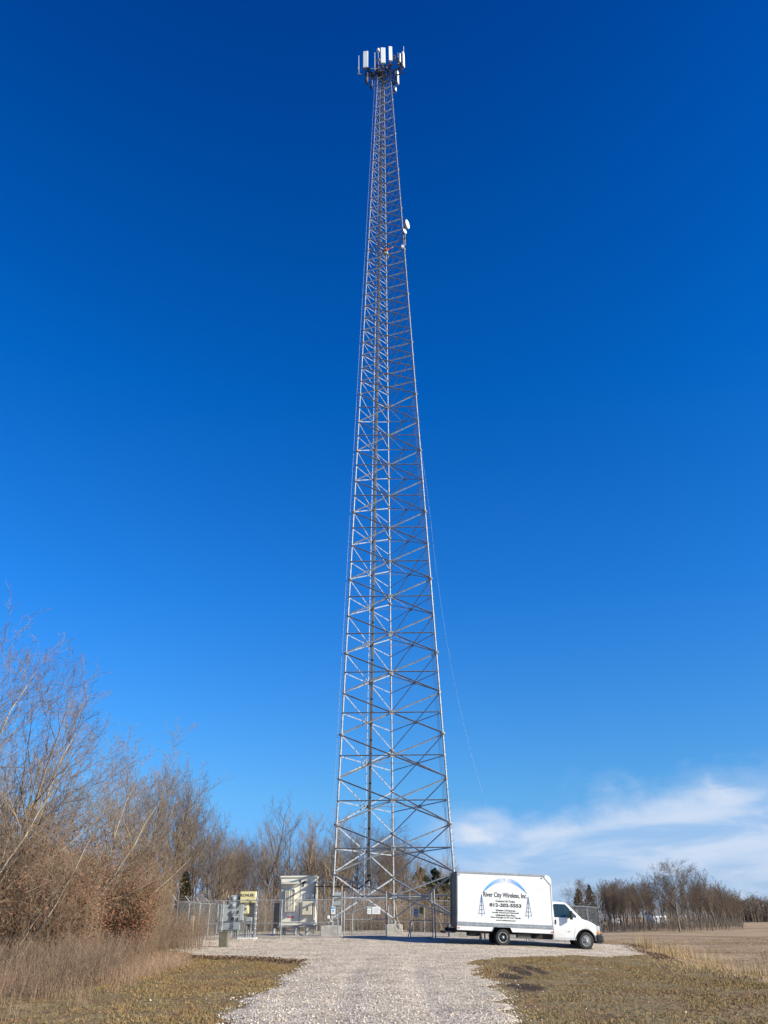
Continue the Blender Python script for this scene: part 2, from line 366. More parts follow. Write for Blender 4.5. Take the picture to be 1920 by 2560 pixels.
# edge verts sink to the soil
cnt=np.bincount(inv.ravel(),minlength=len(used)); V[cnt<4,2]-=.045
grm=raw_mesh('gravel',V,inv.reshape(F.shape),4); grm.polygons.foreach_set('use_smooth',[True]*len(F))
def gravel_mat():
    m=bpy.data.materials.new('crushed_limestone'); m.use_nodes=True; t=m.node_tree; b=t.nodes['Principled BSDF']; b.inputs['Roughness'].default_value=.9; b.inputs['Specular IOR Level'].default_value=.2
    g=N(t,'ShaderNodeNewGeometry')
    vo=N(t,'ShaderNodeTexVoronoi'); vo.inputs['Scale'].default_value=23; t.links.new(g.outputs['Position'],vo.inputs['Vector'])
    v2=N(t,'ShaderNodeTexVoronoi'); v2.inputs['Scale'].default_value=7; t.links.new(g.outputs['Position'],v2.inputs['Vector'])
    sp=N(t,'ShaderNodeSeparateColor'); t.links.new(vo.outputs['Color'],sp.inputs[0])
    r=N(t,'ShaderNodeValToRGB'); e=r.color_ramp.elements; e[0].position=0; e[0].color=(.15,.115,.085,1); e[1].position=1; e[1].color=(.68,.58,.46,1)
    q=e.new(.25); q.color=(.36,.285,.215,1); q=e.new(.6); q.color=(.50,.41,.315,1)
    t.links.new(sp.outputs[0],r.inputs[0])
    no=N(t,'ShaderNodeTexNoise'); no.inputs['Scale'].default_value=.7; no.inputs['Detail'].default_value=6; t.links.new(g.outputs['Position'],no.inputs['Vector'])
    mr=N(t,'ShaderNodeMapRange'); mr.inputs[1].default_value=.38; mr.inputs[2].default_value=.62; mr.inputs[3].default_value=.95; mr.inputs[4].default_value=1.30; t.links.new(no.outputs[0],mr.inputs[0])
    n3=N(t,'ShaderNodeTexNoise'); n3.inputs['Scale'].default_value=2.6; n3.inputs['Detail'].default_value=7; n3.inputs['Roughness'].default_value=.7; t.links.new(g.outputs['Position'],n3.inputs['Vector'])
    m3=N(t,'ShaderNodeMapRange'); m3.inputs[1].default_value=.30; m3.inputs[2].default_value=.46; m3.inputs[3].default_value=.55; m3.inputs[4].default_value=1.0; t.links.new(n3.outputs[0],m3.inputs[0])
    hs=N(t,'ShaderNodeHueSaturation'); t.links.new(mathn(t,'MULTIPLY',mr.outputs[0],m3.outputs[0]),hs.inputs['Value']); t.links.new(r.outputs[0],hs.inputs['Color']); t.links.new(hs.outputs[0],b.inputs['Base Color'])
    bp=N(t,'ShaderNodeBump'); bp.inputs['Strength'].default_value=.85; bp.inputs['Distance'].default_value=.03; bp.invert=True
    t.links.new(mathn(t,'ADD',vo.outputs['Distance'],mathn(t,'MULTIPLY',v2.outputs['Distance'],.6)),bp.inputs['Height']); t.links.new(bp.outputs[0],b.inputs['Normal'])
    return m
GRAV=gravel_mat(); tag(link('gravel_drive',grm,GRAV),kind='structure')

# loose stones on and beside the gravel (stuff)
def stones(name,P,size,m,label):
    k=len(P); s=size*(.5+rng.random(k)**2*1.3)
    base=np.array([(1,0,0),(-1,0,0),(0,1,0),(0,-1,0),(0,0,.7),(0,0,-.7)],float)
    V=base[None]*s[:,None,None]*(.6+.6*rng.random((k,6,1)))
    a=rng.random(k)*6.28; c,s_=np.cos(a)[:,None],np.sin(a)[:,None]
    V=np.stack([V[...,0]*c-V[...,1]*s_,V[...,0]*s_+V[...,1]*c,V[...,2]],-1)+P[:,None]
    T=np.array([(0,2,4),(2,1,4),(1,3,4),(3,0,4),(2,0,5),(1,2,5),(3,1,5),(0,3,5)])
    F=(T[None]+(np.arange(k)*6)[:,None,None]).reshape(-1,3)
    return tag(link(name,raw_mesh(name,V.reshape(-1,3),F,3),m),label,'stones',kind='stuff')
STONE=mat('limestone_chips',(.72,.61,.47),.9,0,.1,1,col2=(.24,.175,.125),island=.9)
n=90000
px=rng.uniform(-14,14,n); py=12+rng.random(n)**1.5*40; k=gravel_in(px,py); px,py=px[k],py[k]
stones('loose_gravel',np.stack([px,py,H(px,py)+.038],1),.018,STONE,'loose pale limestone chips covering the drive and pad')
n=60000
px=rng.uniform(-6,16,n); py=rng.uniform(13,47,n); a=gravel_in(px,py); bnd=(inpoly(px-.7,py,GP)|inpoly(px+.7,py,GP)|inpoly(px,py+.6,GP))&~a
k=bnd&(rng.random(n)<.04*(1+2.0*(px>0)))
k|=(~a)&(~bnd)&(rng.random(n)<.007)
px,py=px[k],py[k]
stones('stray_stones',np.stack([px,py,H(px,py)+.008],1),.021,STONE,'stray white stones strewn in the grass beside the drive')

# ---------------------------------------------------------------- grass and weeds (stuff)
def blades(name,px,py,h,wd,m,label,lean=.8,zo=0):
    n=len(px); z=H(px,py)+zo; hh=h*(.4+rng.random(n)); a=rng.random(n)*6.28; l=lean*hh*rng.random(n); b=rng.random(n)*6.28
    P=np.stack([px,py,z],1); dx=np.stack([np.cos(a)*wd,np.sin(a)*wd,0*a],1)
    T=P+np.stack([np.cos(b)*l,np.sin(b)*l,hh],1)
    V=np.stack([P-dx,P+dx,T],1).reshape(-1,3)
    return tag(link(name,raw_mesh(name,V,np.arange(3*n).reshape(-1,3),3),m),label,'grass',kind='stuff')
def xb(y): return 6.9+.127*y
n=520000
px=rng.uniform(-15,15,n); py=13+rng.random(n)**1.3*36
den=vnoise(px,py,1.5,5)+.6*vnoise(px,py,.4,12)+.5*vnoise(px,py,4,14)
k=~gravel_in(px,py,.9)&(px<xb(py)+.9*rng.random(n))&(rng.random(n)<np.clip(.42+1.3*den,.05,1))
for cx_,cy_,rx_,ry_ in((4.15,29.3,.30,3.0),(4.75,29.6,.26,2.6),(3.5,26.5,.45,1.2),(3.4,23.0,.5,1.2)): k&=~((((px-cx_)/rx_)**2+((py-cy_)/ry_)**2+vnoise(px,py,.4,33)*1.5<1)&(rng.random(n)<.85))
px,py=px[k],py[k]; hm=.018+.040*np.clip(.5+vnoise(px,py,.6,40)+vnoise(px,py,.18,41),0,1.3)
blades('lawn_grass',px,py,hm,.0085,GRASS,'short olive and brown winter grass beside the drive',1.9)
n=200000
px=rng.uniform(8,60,n); py=rng.uniform(14,110,n); k=(px>xb(py)-.3+.8*vnoise(px,py,3,17))&(vnoise(px,py,2.2,18)+.6*vnoise(px,py,7,19)>-.1); px,py=px[k],py[k]
FIELDG=mat('cropped_field_straw',(.46,.32,.185),.9,0,.2,.4,col2=(.24,.155,.085),island=.5)
blades('field_grass',px,py,.085,.013,FIELDG,'cropped tan grass covering the open field',1.8)
# taller golden straw along the bank and in tufts
n=8000; t=rng.random(n)
by=41-11*t+rng.normal(size=n)*.5; bx=xb(by)+1.0+rng.normal(size=n)*.75-.5*t
tu=[(20.0,43,1.5),(21.4,44,1.0),(15.3,49,.7),(14.4,40,.5),(17,52,.8),(24,42,.9),(14.6,51,.5),(18.5,46,.6)]
for cx_,cy_,r_ in tu:
    bx=np.append(bx,cx_+rng.normal(size=500)*r_); by=np.append(by,cy_+rng.normal(size=500)*r_*.7)
blades('golden_straw',bx,by,.10,.008,STRAW,'golden straw grass along the bank at the field edge',1.3)
bx=[];by=[]
for cx_,cy_,r_ in tu: bx+=list(cx_+rng.normal(size=260)*r_*.8); by+=list(cy_+rng.normal(size=260)*r_*.6)
blades('tall_straw_stalks',np.array(bx),np.array(by),.65,.007,STRAW,'tall thin straw stalks standing in the field',.35)

def weed_patch(name,px,py,h,m,label,twigs=4,r=.005,leaf=None,cat='weeds'):
    S=[];n=len(px); z=H(px,py)
    hh=h*(.45+.75*rng.random(n)); ld=rng.normal(size=(n,2))*.22*hh[:,None]
    P0=np.stack([px,py,z],1); P1=P0+np.stack([ld[:,0]*.4,ld[:,1]*.4,hh*.55],1); P2=P0+np.stack([ld[:,0],ld[:,1],hh],1)
    rr=np.full((n,1),r)
    S.append(np.hstack([P0,P1,rr,rr*.8])); S.append(np.hstack([P1,P2,rr*.8,rr*.4]))
    tips=[P2]
    for q in range(twigs):
        t=.3+.65*rng.random((n,1)); B=np.where(t<.55,P0+(P1-P0)*(t/.55),P1+(P2-P1)*((t-.55)/.45))
        d=rng.normal(size=(n,3)); d[:,2]=np.abs(d[:,2])+.8; d/=np.linalg.norm(d,axis=1,keepdims=True)
        E_=B+d*(.12+.25*rng.random((n,1)))*h
        S.append(np.hstack([B,E_,rr*.55,rr*.3])); tips.append(E_)
    o=tag(link(name,tubes_mesh(name,np.concatenate(S)),m),label,cat,kind='stuff')
    if leaf:
        T=np.concatenate(tips); T=T[rng.random(len(T))<leaf[1]]
        link('seed_heads' if leaf[2] is None else leaf[2],leaves_mesh('l',T,leaf[0]),leaf[3],o)
    return o
def region(n,poly):
    P=np.array(poly); x=rng.uniform(P[:,0].min(),P[:,0].max(),n); y=rng.uniform(P[:,1].min(),P[:,1].max(),n); k=inpoly(x,y,poly); return x[k],y[k]
px,py=region(42000,[(-22,21),(-8.2,18.5),(-7.4,21),(-7.2,26),(-7.8,30),(-7.6,34),(-9.2,38),(-10.9,42),(-11.0,47),(-11.6,52),(-30,52),(-30,30)])
k=(rng.random(len(px))<np.clip(.55+1.2*vnoise(px,py,2,21),.1,1))&~((np.abs(px/py+.2455)<.012)&(py<45.2)&(py>30)&(rng.random(len(px))<.75)); px,py=px[k],py[k]
weed_patch('dead_weeds',px,py,1.05,WEED,'waist high dead brown weeds massed along the left bank',4,.0048,(.012,.35,None,WEED))
px,py=region(30000,[(-14,15),(-6.6,14.5),(-6.2,18),(-6.6,24),(-7.0,28),(-6.9,32),(-8.3,35),(-8.8,36.5),(-11,38),(-14,24)])
k=rng.random(len(px))<np.clip(.25+1.6*vnoise(px,py,1.2,23),.03,.9); px,py=px[k],py[k]
PINKW=mat('pinkish_straw_weeds',(.40,.27,.18),.9,0,.2,1,col2=(.26,.16,.10),island=.8)
weed_patch('straw_weeds',px,py,.38,PINKW,'knee high pinkish straw weeds in front of the brown weeds',1,.004)
px,py=region(800,[(-9.8,38),(-8.6,40),(-8.6,44.3),(-9.8,45.5),(-10.8,49),(-12,46)])
weed_patch('weed_saplings',px,py,1.5,WEED,'thin bare weed saplings beside the meter rack',6,.006)

# ---------------------------------------------------------------- bare trees
def grow(rg,h,r,lean=(0,0),spread=.6,levels=4,kids=(9,6,5,4),up=.25,start=.25,wob=.08,ratio=.5,stems=1,rmin=.0045):
    """returns trunk segments and branch segments (rows for tubes_np)"""
    T=[];B=[];tips=[]
    def branch(p,d,L,r,lv):
        ns=(9,6,4,3,2)[min(lv,4)]; pts=[p]; dd=d.copy(); rs=[r]
        for i in range(ns):
            dd=dd+rg.normal(size=3)*wob*(1+.6*lv); dd[2]+=up*(.0 if lv==0 else .22); dd/=np.linalg.norm(dd)
            p=p+dd*L/ns; pts.append(p); rs.append(r*(1-(i+1)/ns*(.82 if lv<2 else .6)))
        out=T if lv==0 else B
        for i in range(ns): out.append(np.concatenate([pts[i],pts[i+1],[rs[i],rs[i+1]]]))
        if lv>=2: tips.append(pts[-1]); tips.append(pts[len(pts)//2])
        if lv>=levels: return
        nk=kids[lv]
        nk=int(nk*(.8+.4*rg.random())+.5)
        for j in range(nk):
            t=(start if lv==0 else .18)+(1-(start if lv==0 else .18))*((j+rg.random())/nk)
            x=t*ns; i=min(int(x),ns-1); q=pts[i]+(pts[i+1]-pts[i])*(x-i); rq=rs[i]+(rs[i+1]-rs[i])*(x-i)
            dl=pts[i+1]-pts[i]; dl/=np.linalg.norm(dl)
            a=rg.normal(size=3); a-=dl*np.dot(a,dl); a/=np.linalg.norm(a)
            sp=spread*(.7+.6*rg.random()); nd=dl*math.cos(sp)+a*math.sin(sp); nd[2]+=up*.6; nd/=np.linalg.norm(nd)
            ll=L*ratio*(1.15-.65*t if lv==0 else 1.0-.4*t)*(.7+.5*rg.random())
            branch(q,nd,ll,max(min(rq*.62,r*.45),rmin),lv+1)
    for s in range(stems):
        d=np.array([lean[0]+rg.normal()*.12*(stems>1),lean[1]+rg.normal()*.12*(stems>1),1.]); d/=np.linalg.norm(d)
        branch(np.array([rg.normal()*.15*(stems>1),rg.normal()*.15*(stems>1),-.1]),d,h*(1 if s==0 else .65+.3*rg.random()),r*(1 if s==0 else .75),0)
    return T,B,tips
def make_tree(seed,bark,twig,leaf=None,**k):
    rg=np.random.default_rng(seed); T,B,tips=grow(rg,**k)
    tm=tubes_mesh('trunk',T,6); bm=tubes_mesh('branches',B,3); tm.materials.append(bark); bm.materials.append(twig)
    tm.polygons.foreach_set('use_smooth',[True]*len(tm.polygons))
    lm=None
    if leaf:
        P=np.array(tips); hh=P[:,2]; P=P[hh<k['h']*leaf[2]]; P=P[rg.random(len(P))<leaf[1]]
        P=np.repeat(P,leaf[4],0)+rg.normal(size=(len(P)*leaf[4],3))*.10
        lm=leaves_mesh('dead_leaves',P,leaf[0],rg); lm.materials.append(leaf[3])
    return tm,bm,lm
def mesh_h(meshes,pc=99.7):
    b=meshes[1]; a=np.empty(len(b.vertices)*3,np.float32); b.vertices.foreach_get('co',a); return float(np.percentile(a[2::3],pc))
def plant_to(meshes,px_,Y_,top,rz,name,label,cat,group,wide=1,pc=99.7):
    "crown top reaches the photo row `top` when the trunk stands at depth Y_"
    p=at(px_,top,Y_); sc=(p.z-Hf(p.x,Y_))/mesh_h(meshes,pc); return plant(meshes,p.x,Y_,rz,sc*wide,name,label,cat,group,sc)
def plant(meshes,x,y,rz,sc,name,label,cat,group,sz=None):
    o=root(name,label,cat,(x,y,Hf(x,y)),rz,group); o.scale=(sc,sc,sz or sc)
    for nm,me in zip(('trunk','crown','dead_leaves'),meshes):
        if me is None: continue
        c=bpy.data.objects.new(nm,me); COL.objects.link(c); c.parent=o
    return o
ORD=['first','second','third','fourth','fifth','sixth','seventh','eighth','ninth','tenth','eleventh','twelfth','thirteenth','fourteenth','fifteenth','sixteenth','seventeenth','eighteenth','nineteenth','twentieth','twenty-first','twenty-second','twenty-third','twenty-fourth','twenty-fifth','twenty-sixth','twenty-seventh','twenty-eighth','twenty-ninth','thirtieth']
# near left archetypes: leaning, pale, finely twigged
NEAR=[make_tree(101,BARKP,TWIG,(.034,.08,.5,LEAFT,4),h=9,r=.085,lean=(.38,-.05),spread=.62,levels=4,kids=(14,7,4,3),up=.14,start=.10,ratio=.56,stems=2,wob=.09,rmin=.0055),
      make_tree(102,BARKP,TWIG,(.034,.12,.5,LEAF,4),h=9,r=.075,lean=(.55,-.1),spread=.58,levels=4,kids=(13,7,4,3),up=.16,start=.1,ratio=.55,stems=2,wob=.09,rmin=.0055),
      make_tree(103,BARK,TWIGD,None,h=10,r=.10,lean=(.14,0),spread=.62,levels=4,kids=(15,7,5,3),up=.22,start=.15,ratio=.52,wob=.08,rmin=.0055),
      make_tree(104,BARK,TWIG,(.034,.20,.8,LEAF,4),h=6,r=.06,lean=(.2,0),spread=.8,levels=3,kids=(14,9,6),up=.10,start=.1,ratio=.55,stems=3,wob=.10,rmin=.006)]
near=[ # px at horizon, Y, archetype, top row, rz, label
 (-70,27,2,1590,0.2,'tallest bare tree at the left edge of the photo'),
 (-30,30,0,1560,-.2,'pale twin stemmed tree leaning right, in the tall left edge group'),
 (-150,33,2,1500,2.5,'tall bare tree half cut off by the left edge'),
 (-60,25,1,1730,.1,'pale slanting tree leaning right over the brown weeds'),
 (95,31,2,1660,.5,'upright bare tree with fine twigs right of the tallest left trees'),
 (80,36,0,1690,.3,'bare tree deep in the left thicket behind the slanting stems'),
 (110,28,1,1900,-.15,'slanting bare tree with brown leaves reaching over the thicket'),
 (215,33,1,1810,.1,'lone leaning tree whose spray of twigs stands out against blue sky'),
 (262,35,0,1850,-.1,'last leaning tree of the left group, nearest the mid distance trees'),
 (0,38,2,1720,1.5,'tall dense tree at back of left group'),
 (150,38,2,1800,3.5,'dense grey tree at back, between the slanting stems'),
 (205,41,2,1900,4.5,'smaller dense grey tree at the back of the left thicket'),
 (-10,40,3,1860,2,'broad brown leaved tree at back of the left edge'),
 (70,33,3,2010,.6,'low oak with rusty leaves in front of left thicket'),
 (170,36,3,2050,1.4,'rusty leaved oak in middle of the left thicket'),
 (270,37,3,2080,2.4,'rusty leaved oak at right end of the left thicket'),
 (330,39,3,2150,.4,'small leafy oak above weeds, left of the dark evergreen'),
 (385,44,3,2150,3.4,'small brown oak just left of the dark evergreen'),
 (30,29,3,2080,4.0,'low leafy oak among weeds at the left edge'),
]
for px_,Y_,a_,tp,rz_,lb in near:
    plant_to(NEAR[a_],px_,Y_,tp,rz_,'bare_tree' if a_!=3 else 'oak_tree',lb,'tree','trees of the left thicket')
# mid group and background: upright, fan-shaped crowns
MID=[make_tree(s_,BARKD if s_%2 else BARK,TWIGD if s_%2 else TWIG,lf,h=11,r=.11,lean=(.02,0),spread=sp,levels=4,kids=kd,up=uu,start=st,ratio=ra,wob=.055,rmin=.0062)
     for s_,sp,st,ra,uu,lf,kd in((201,.62,.20,.46,.30,None,(19,8,5,2)),(202,.58,.25,.44,.30,None,(18,8,5,2)),(203,.66,.2,.48,.28,(.045,.12,.55,LEAFT,3),(19,8,5,2)),(204,.52,.18,.38,.34,None,(20,8,5,2)),(205,.74,.34,.60,.26,None,(15,9,5,3)))]
CLP=[make_tree(s_,BARK if s_%2 else BARKD,TWIGD,None,h=12,r=rr_,lean=(ln,0),spread=sp,levels=4,kids=kd,up=uu,start=st,ratio=ra,wob=.06,rmin=.014)
     for s_,sp,st,ra,kd,uu,rr_,ln in((301,.70,.36,.44,(17,8,5,3),.24,.14,.03),(302,.62,.32,.40,(17,8,5,3),.28,.13,-.04),(303,.78,.42,.50,(15,8,5,3),.22,.16,.05),(304,.58,.30,.38,(18,8,5,3),.30,.12,-.02),(305,.80,.26,.64,(18,9,6,3),.20,.19,.0))]
mid=[(350,50,0,2000),(372,52,0,1925),(400,55,3,1905),(418,60,4,1950),(440,57,0,1925),(460,58,2,1960),(480,60,0,1965),(500,66,2,2010),(512,60,0,1995),(530,63,2,2035),(556,68,2,2085),(342,46,3,2030),(470,66,3,1990),(545,72,4,2090)]
mid+=[(362,58,1,1950),(385,62,2,1930),(410,64,0,1935),(428,66,1,1945),(450,70,3,1975),(490,72,1,2010),(520,72,0,2045),(538,76,2,2070)]
mid.sort()
for i,(px_,Y_,a_,tp) in enumerate(mid):
    plant_to(MID[a_],px_,Y_,tp,i*1.3,'bare_tree',ORD[i]+' bare tree from the left in the tall group behind the dark evergreen','tree','tall bare trees left of the equipment',1.15,98.5)
back=[(560,90,1,2110),(585,84,3,2055),(600,92,1,2095),(625,86,4,2140),(648,90,0,2110),(668,84,0,2018),(690,95,1,2090),(712,90,3,2075),(742,92,1,2045),(760,88,3,2052),(785,95,0,2100),(805,90,1,2058),(828,86,3,2045),(850,94,0,2090),
 (878,90,4,2075),(905,92,1,2090),(930,88,0,2080),(958,92,4,2095),(985,88,4,2078),(1010,90,0,2110),(1032,94,3,2120),(1060,92,1,2160),(1085,96,0,2185),(1110,95,3,2200),(575,100,4,2110)]
back.sort()
for i,(px_,Y_,a_,tp) in enumerate(back):
    plant_to(MID[a_],px_,Y_,tp-(22 if px_<1000 else 8),i*2.1,'bare_tree',ORD[i]+' bare tree from the left in the row behind the back fence','tree','bare trees behind the back fence',1.15,97.5)
# second rank, too dense to tell apart
for i in range(70):
    px_=540+rng.random()*620; Y_=100+rng.random()*22; tp=2088+55*rng.random()+(60*sstep((px_-1000)/120))
    plant_to(MID[int(rng.integers(0,5))],px_,Y_,float(tp),rng.random()*6,'bare_tree','bare grey tree in the dense second row of woods behind the back fence','tree','second row of woods behind the fence',1.2,98)
# right hand clump across the field
RC=[(1500,172,2,2225),(1515,165,0,2215),(1530,168,3,2208),(1546,160,1,2205),(1560,165,0,2205),(1575,158,3,2190),(1590,166,1,2183),(1604,160,0,2190),(1620,158,1,2180),(1636,164,3,2178),
 (1672,150,4,2148),(1688,156,0,2175),(1700,154,3,2180),(1712,158,1,2182),(1728,155,3,2174),(1742,156,1,2172),(1754,152,3,2170),(1766,156,0,2176),(1780,158,1,2188),(1795,160,3,2200),(1812,170,1,2210),(1826,175,3,2228),(1840,185,0,2240),(1484,180,1,2222),
 (1445,182,4,2195),(1462,178,3,2210),(1474,190,1,2222)]
RC.sort()
for i,(px_,Y_,a_,tp) in enumerate(RC):
    big=(px_,a_)==(1672,4)
    plant_to(CLP[a_],px_,Y_,tp,i*1.7,'bare_tree','largest spreading bare tree in middle of the clump across the field' if big else ORD[i]+' bare tree from the left in the clump across the field','tree','tree clump across the field',1.25 if big else .95)
for i in range(120):
    px_=1500+rng.random()*345; Y_=160+rng.random()*42; tp=2195+38*rng.random()+max(0,px_-1780)*.45
    plant_to(CLP[int(rng.integers(0,4))],px_,Y_,float(tp),rng.random()*6,'bare_tree','bare dark tree packed in the rear of the clump across the field','tree','rear trees of the clump across the field',1.2)
# far wood and undergrowth (stuff)
def wood_mass(name,pts,h,r,label,tw=9,m=BARKD,leaf=None,col=None):
    S=[];L=[]
    for x,y,hh in pts:
        z=Hf(x,y); S.append((x,y,z-.2,x+rng.normal()*.03*hh,y,z+hh,r,r*.3))
        for q in range(tw):
            t=.12+.8*rng.random(); L0=hh*(.18+.18*rng.random()); a=rng.random()*6.28; e=.3+.9*rng.random()
            p0=(x,y,z+hh*t); p1=(x+math.cos(a)*L0*math.cos(e),y+math.sin(a)*L0*math.cos(e),z+hh*t+L0*math.sin(e)); S.append((*p0,*p1,r*.4,r*.15)); L.append(p1)
            for q2 in range(3):
                a2=a+rng.normal()*.8; f=.3+.6*rng.random(); b0=tuple(p0[i]+(p1[i]-p0[i])*f for i in range(3)); l2=L0*.5
                S.append((*b0,b0[0]+math.cos(a2)*l2*.6,b0[1]+math.sin(a2)*l2*.6,b0[2]+l2*.8,r*.2,r*.1))
    o=tag(link(name,tubes_mesh(name,S),m),label,'wood' if h>5 else 'undergrowth',kind='stuff')
    if leaf:
        P=np.array(L); P=P[rng.random(len(P))<leaf[1]]; P=np.repeat(P,leaf[2],0); P+=rng.normal(size=P.shape)*leaf[3]
        link('dead_leaves',leaves_mesh('dl',P,leaf[0]),leaf[4],o)
    return o
pts=[]
for i in range(900):
    t=rng.random(); px_=1780+t*260; Y_=230+rng.random()*60; p=at(px_,2300,Y_); pts.append((p.x,Y_,(3.2+2.4*rng.random()+2*float(vnoise(px_,0,30,30)))))
wood_mass('far_wood',pts,8,.10,'low brown wood on the skyline at the right edge',m=BARKD,leaf=(.16,.3,2,.6,LEAFT))
pts=[]
for i in range(700):
    px_=1250+rng.random()*800; Y_=320+rng.random()*90; p=at(px_,2300,Y_); pts.append((p.x,Y_,3.5+3*rng.random()))
wood_mass('distant_wood',pts,8,.12,'thin distant wood along the horizon on the right',m=BARKD,leaf=(.16,.2,2,.6,LEAFT))
pts=[]
for i in range(2600):
    px_=470+rng.random()*720; Y_=77+rng.random()*30; p=at(px_,2300,Y_); pts.append((p.x,Y_,1.2+2.6*rng.random()))
wood_mass('back_undergrowth',pts,3,.018,'grey brown brush tangled behind the back fence',8,TWIG,(.05,.45,3,.25,LEAFT))
pts=[]
for i in range(700):
    px_=1495+rng.random()*360; Y_=150+rng.random()*35; p=at(px_,2300,Y_); pts.append((p.x,Y_,.6+1.3*rng.random()))
wood_mass('clump_undergrowth',pts,3,.03,'dark brush under the tree clump across the field',8,BARKD)
# left thicket
pts=[]
for i in range(1700):
    px_=-160+rng.random()*520; Y_=29+rng.random()*16; 
    if px_>250: Y_=max(Y_,35)
    p=at(px_,2300,Y_); hh=1.6+2.4*rng.random(); hh*=.55+.45*min(1,(440-px_)/260); pts.append((p.x,Y_,hh))
wood_mass('thicket',pts,3,.010,'tangled brown thicket full of dead leaves behind the weeds',13,TWIG,(.036,.75,8,.15,LEAF))
pts=[]
for i in range(500):
    px_=290+rng.random()*140; Y_=46+rng.random()*14; p=at(px_,2300,Y_)
    if p.x>-12.6: continue
    pts.append((p.x,Y_,1.6+2.6*rng.random()))
wood_mass('fence_side_thicket',pts,3,.013,'brown brush outside the left fence',12,TWIG,(.035,.4,4,.22,LEAFT))

# ---------------------------------------------------------------- evergreens
def conifer(seed,h,r,m,loose=.3,n=9000,leafsz=.06,pw=.8):
    rg=np.random.default_rng(seed); tr=tubes_mesh('trunk',[(0,0,-.1,0,0,h*.93,r*.09,.01)],7); tr.materials.append(BARKD)
    t=rg.random(n)**.8; a=rg.random(n)*6.28; a=a+loose*.5*np.sin(a*4+t*31); prof=(1-t)**pw*(.72+.28*np.sin(a*3+t*19)*loose*2+.25*loose*np.sin(t*60))
    rr=r*prof*(.55+.45*rg.random(n)**.4); P=np.stack([np.cos(a)*rr,np.sin(a)*rr,.25+t*(h-.25)-rr*.25*loose+rg.normal(size=n)*.05],1)
    if loose>.5: P=P[(vnoise(P[:,0]*3+P[:,1]*2,P[:,2]*4,1.0,seed)>-.12)]; n=len(P)
    cr=leaves_mesh('crown',P,leafsz,rg); cr.materials.append(m); return tr,cr,None
p=at(455,2300,49.0)
plant(conifer(1,3.7,.85,EVERT,.22,26000,.07,.5),-12.85,55,0,1,'cedar_tree','narrow dark evergreen with bronze tip behind the left fence','tree',None)
for i,(px_,Y_,h_,r_,lb) in enumerate([(1092,88,5.6,2.6,'dark pine left of the truck, nearer the tower'),(1122,92,5.0,3.0,'dark pine showing just left of the truck box'),(1055,98,6.2,2.4,'dark pine behind tower braces, farthest from the truck'),
        (1453,190,7.4,1.7,'dark spruce in front of a bare tree left of the field clump'),(1482,196,8.2,1.8,'dark spruce nearer the field clump, left of it')]):
    p=at(px_,2300,Y_); plant(conifer(20+i,h_,r_,EVER,.9,9000,.13 if i<3 else .2,.55),p.x,Y_,i,1,'pine_tree' if i<3 else 'spruce_tree',lb,'tree','evergreens')

# ---------------------------------------------------------------- lattice tower
AX,AY=.40,59.95; Z0=1.6+5.78; SEC=6.096; KTOP=13.87
ZB=Z0-SEC+.02
def W(z): return 7.77-.4525*(z-Z0)/SEC
def axx(z): return AX+.0172*(z-Z0)/SEC*.8
def leg(i,z):
    w_=W(z); return Vector(((axx(z)-w_/2,AY-w_*.2887,z),(axx(z)+w_/2,AY-w_*.2887,z),(axx(z),AY+w_*.5774,z))[i])
def zk(k): return Z0+SEC*k
ZT=zk(KTOP)
tower=root('lattice_tower','tall galvanised three legged lattice tower rising above the gravel compound','tower',(AX,AY,ZB))
O=tower.location
def lr(z): return .075-.042*(z-ZB)/(ZT-ZB)
PEGS=MB()
for i in range(3):
    m=MB(); ks=[ZB]+[zk(k) for k in range(0,14)]+[ZT]
    for a,b in zip(ks[:-1],ks[1:]): m.tube(leg(i,a),leg(i,b),lr((a+b)/2),n=10)
    lo=m.build('leg',GALV,tower,O,True)
    for k in range(0,14):
        z=zk(k); p=leg(i,z); r=lr(z)
        f=MB().lathe(p,leg(i,z+1)-p,[(-.13,r*1.2),(-.075,r*2.4),(-.014,r*2.75),(-.01,r*2.2),(.01,r*2.2),(.014,r*2.75),(.075,r*2.4),(.13,r*1.2)],12)
        f.build('flange',GALV,lo,O,True)
    # climbing pegs
    z=ZB+1.2; q=0
    while z<ZT-.5:
        p=leg(i,z); d=Vector(((-1,-.3,0),(1,-.3,0),(-1,.2,0))[i]).normalized()
        if q%2: d=Vector((d.x*.3,-d.y-.6,0)).normalized()
        if q<33: MB().tube(p,p+d*(lr(z)+.15),.012,n=4).build('climbing_peg',GALVD,tower,O)
        else: PEGS.tube(p,p+d*(lr(z)+.15),.011,n=4)
        z+=.42; q+=1
    fb=MB().box(leg(i,ZB)+Vector((0,0,-.02)),(.42,.42,.04))
    for q in range(6):
        a=q*math.pi/3; fb.tube(leg(i,ZB)+Vector((.16*math.cos(a),.16*math.sin(a),-.06)),leg(i,ZB)+Vector((.16*math.cos(a),.16*math.sin(a),.12)),.02,n=6)
    for q in range(4):
        a=q*math.pi/2+.4; fb.box(leg(i,ZB)+Vector((.11*math.cos(a),.11*math.sin(a),.10)),(.14,.012,.2),a)
    fb.build('base_plate',GALV,tower,O)
pan=[]
lv=[ZB+.28]+[zk(-.5)]+[zk(0)]
for k in range(0,6): lv+= [zk(k+.5),zk(k+1)]
low_n=len(lv)-1
for k in range(6,13): lv+=[zk(k+.25),zk(k+.5),zk(k+.75),zk(k+1)]
lv+=[zk(13.22),zk(13.44),zk(13.66),zk(13.86)]
extra=MB(); nd=0
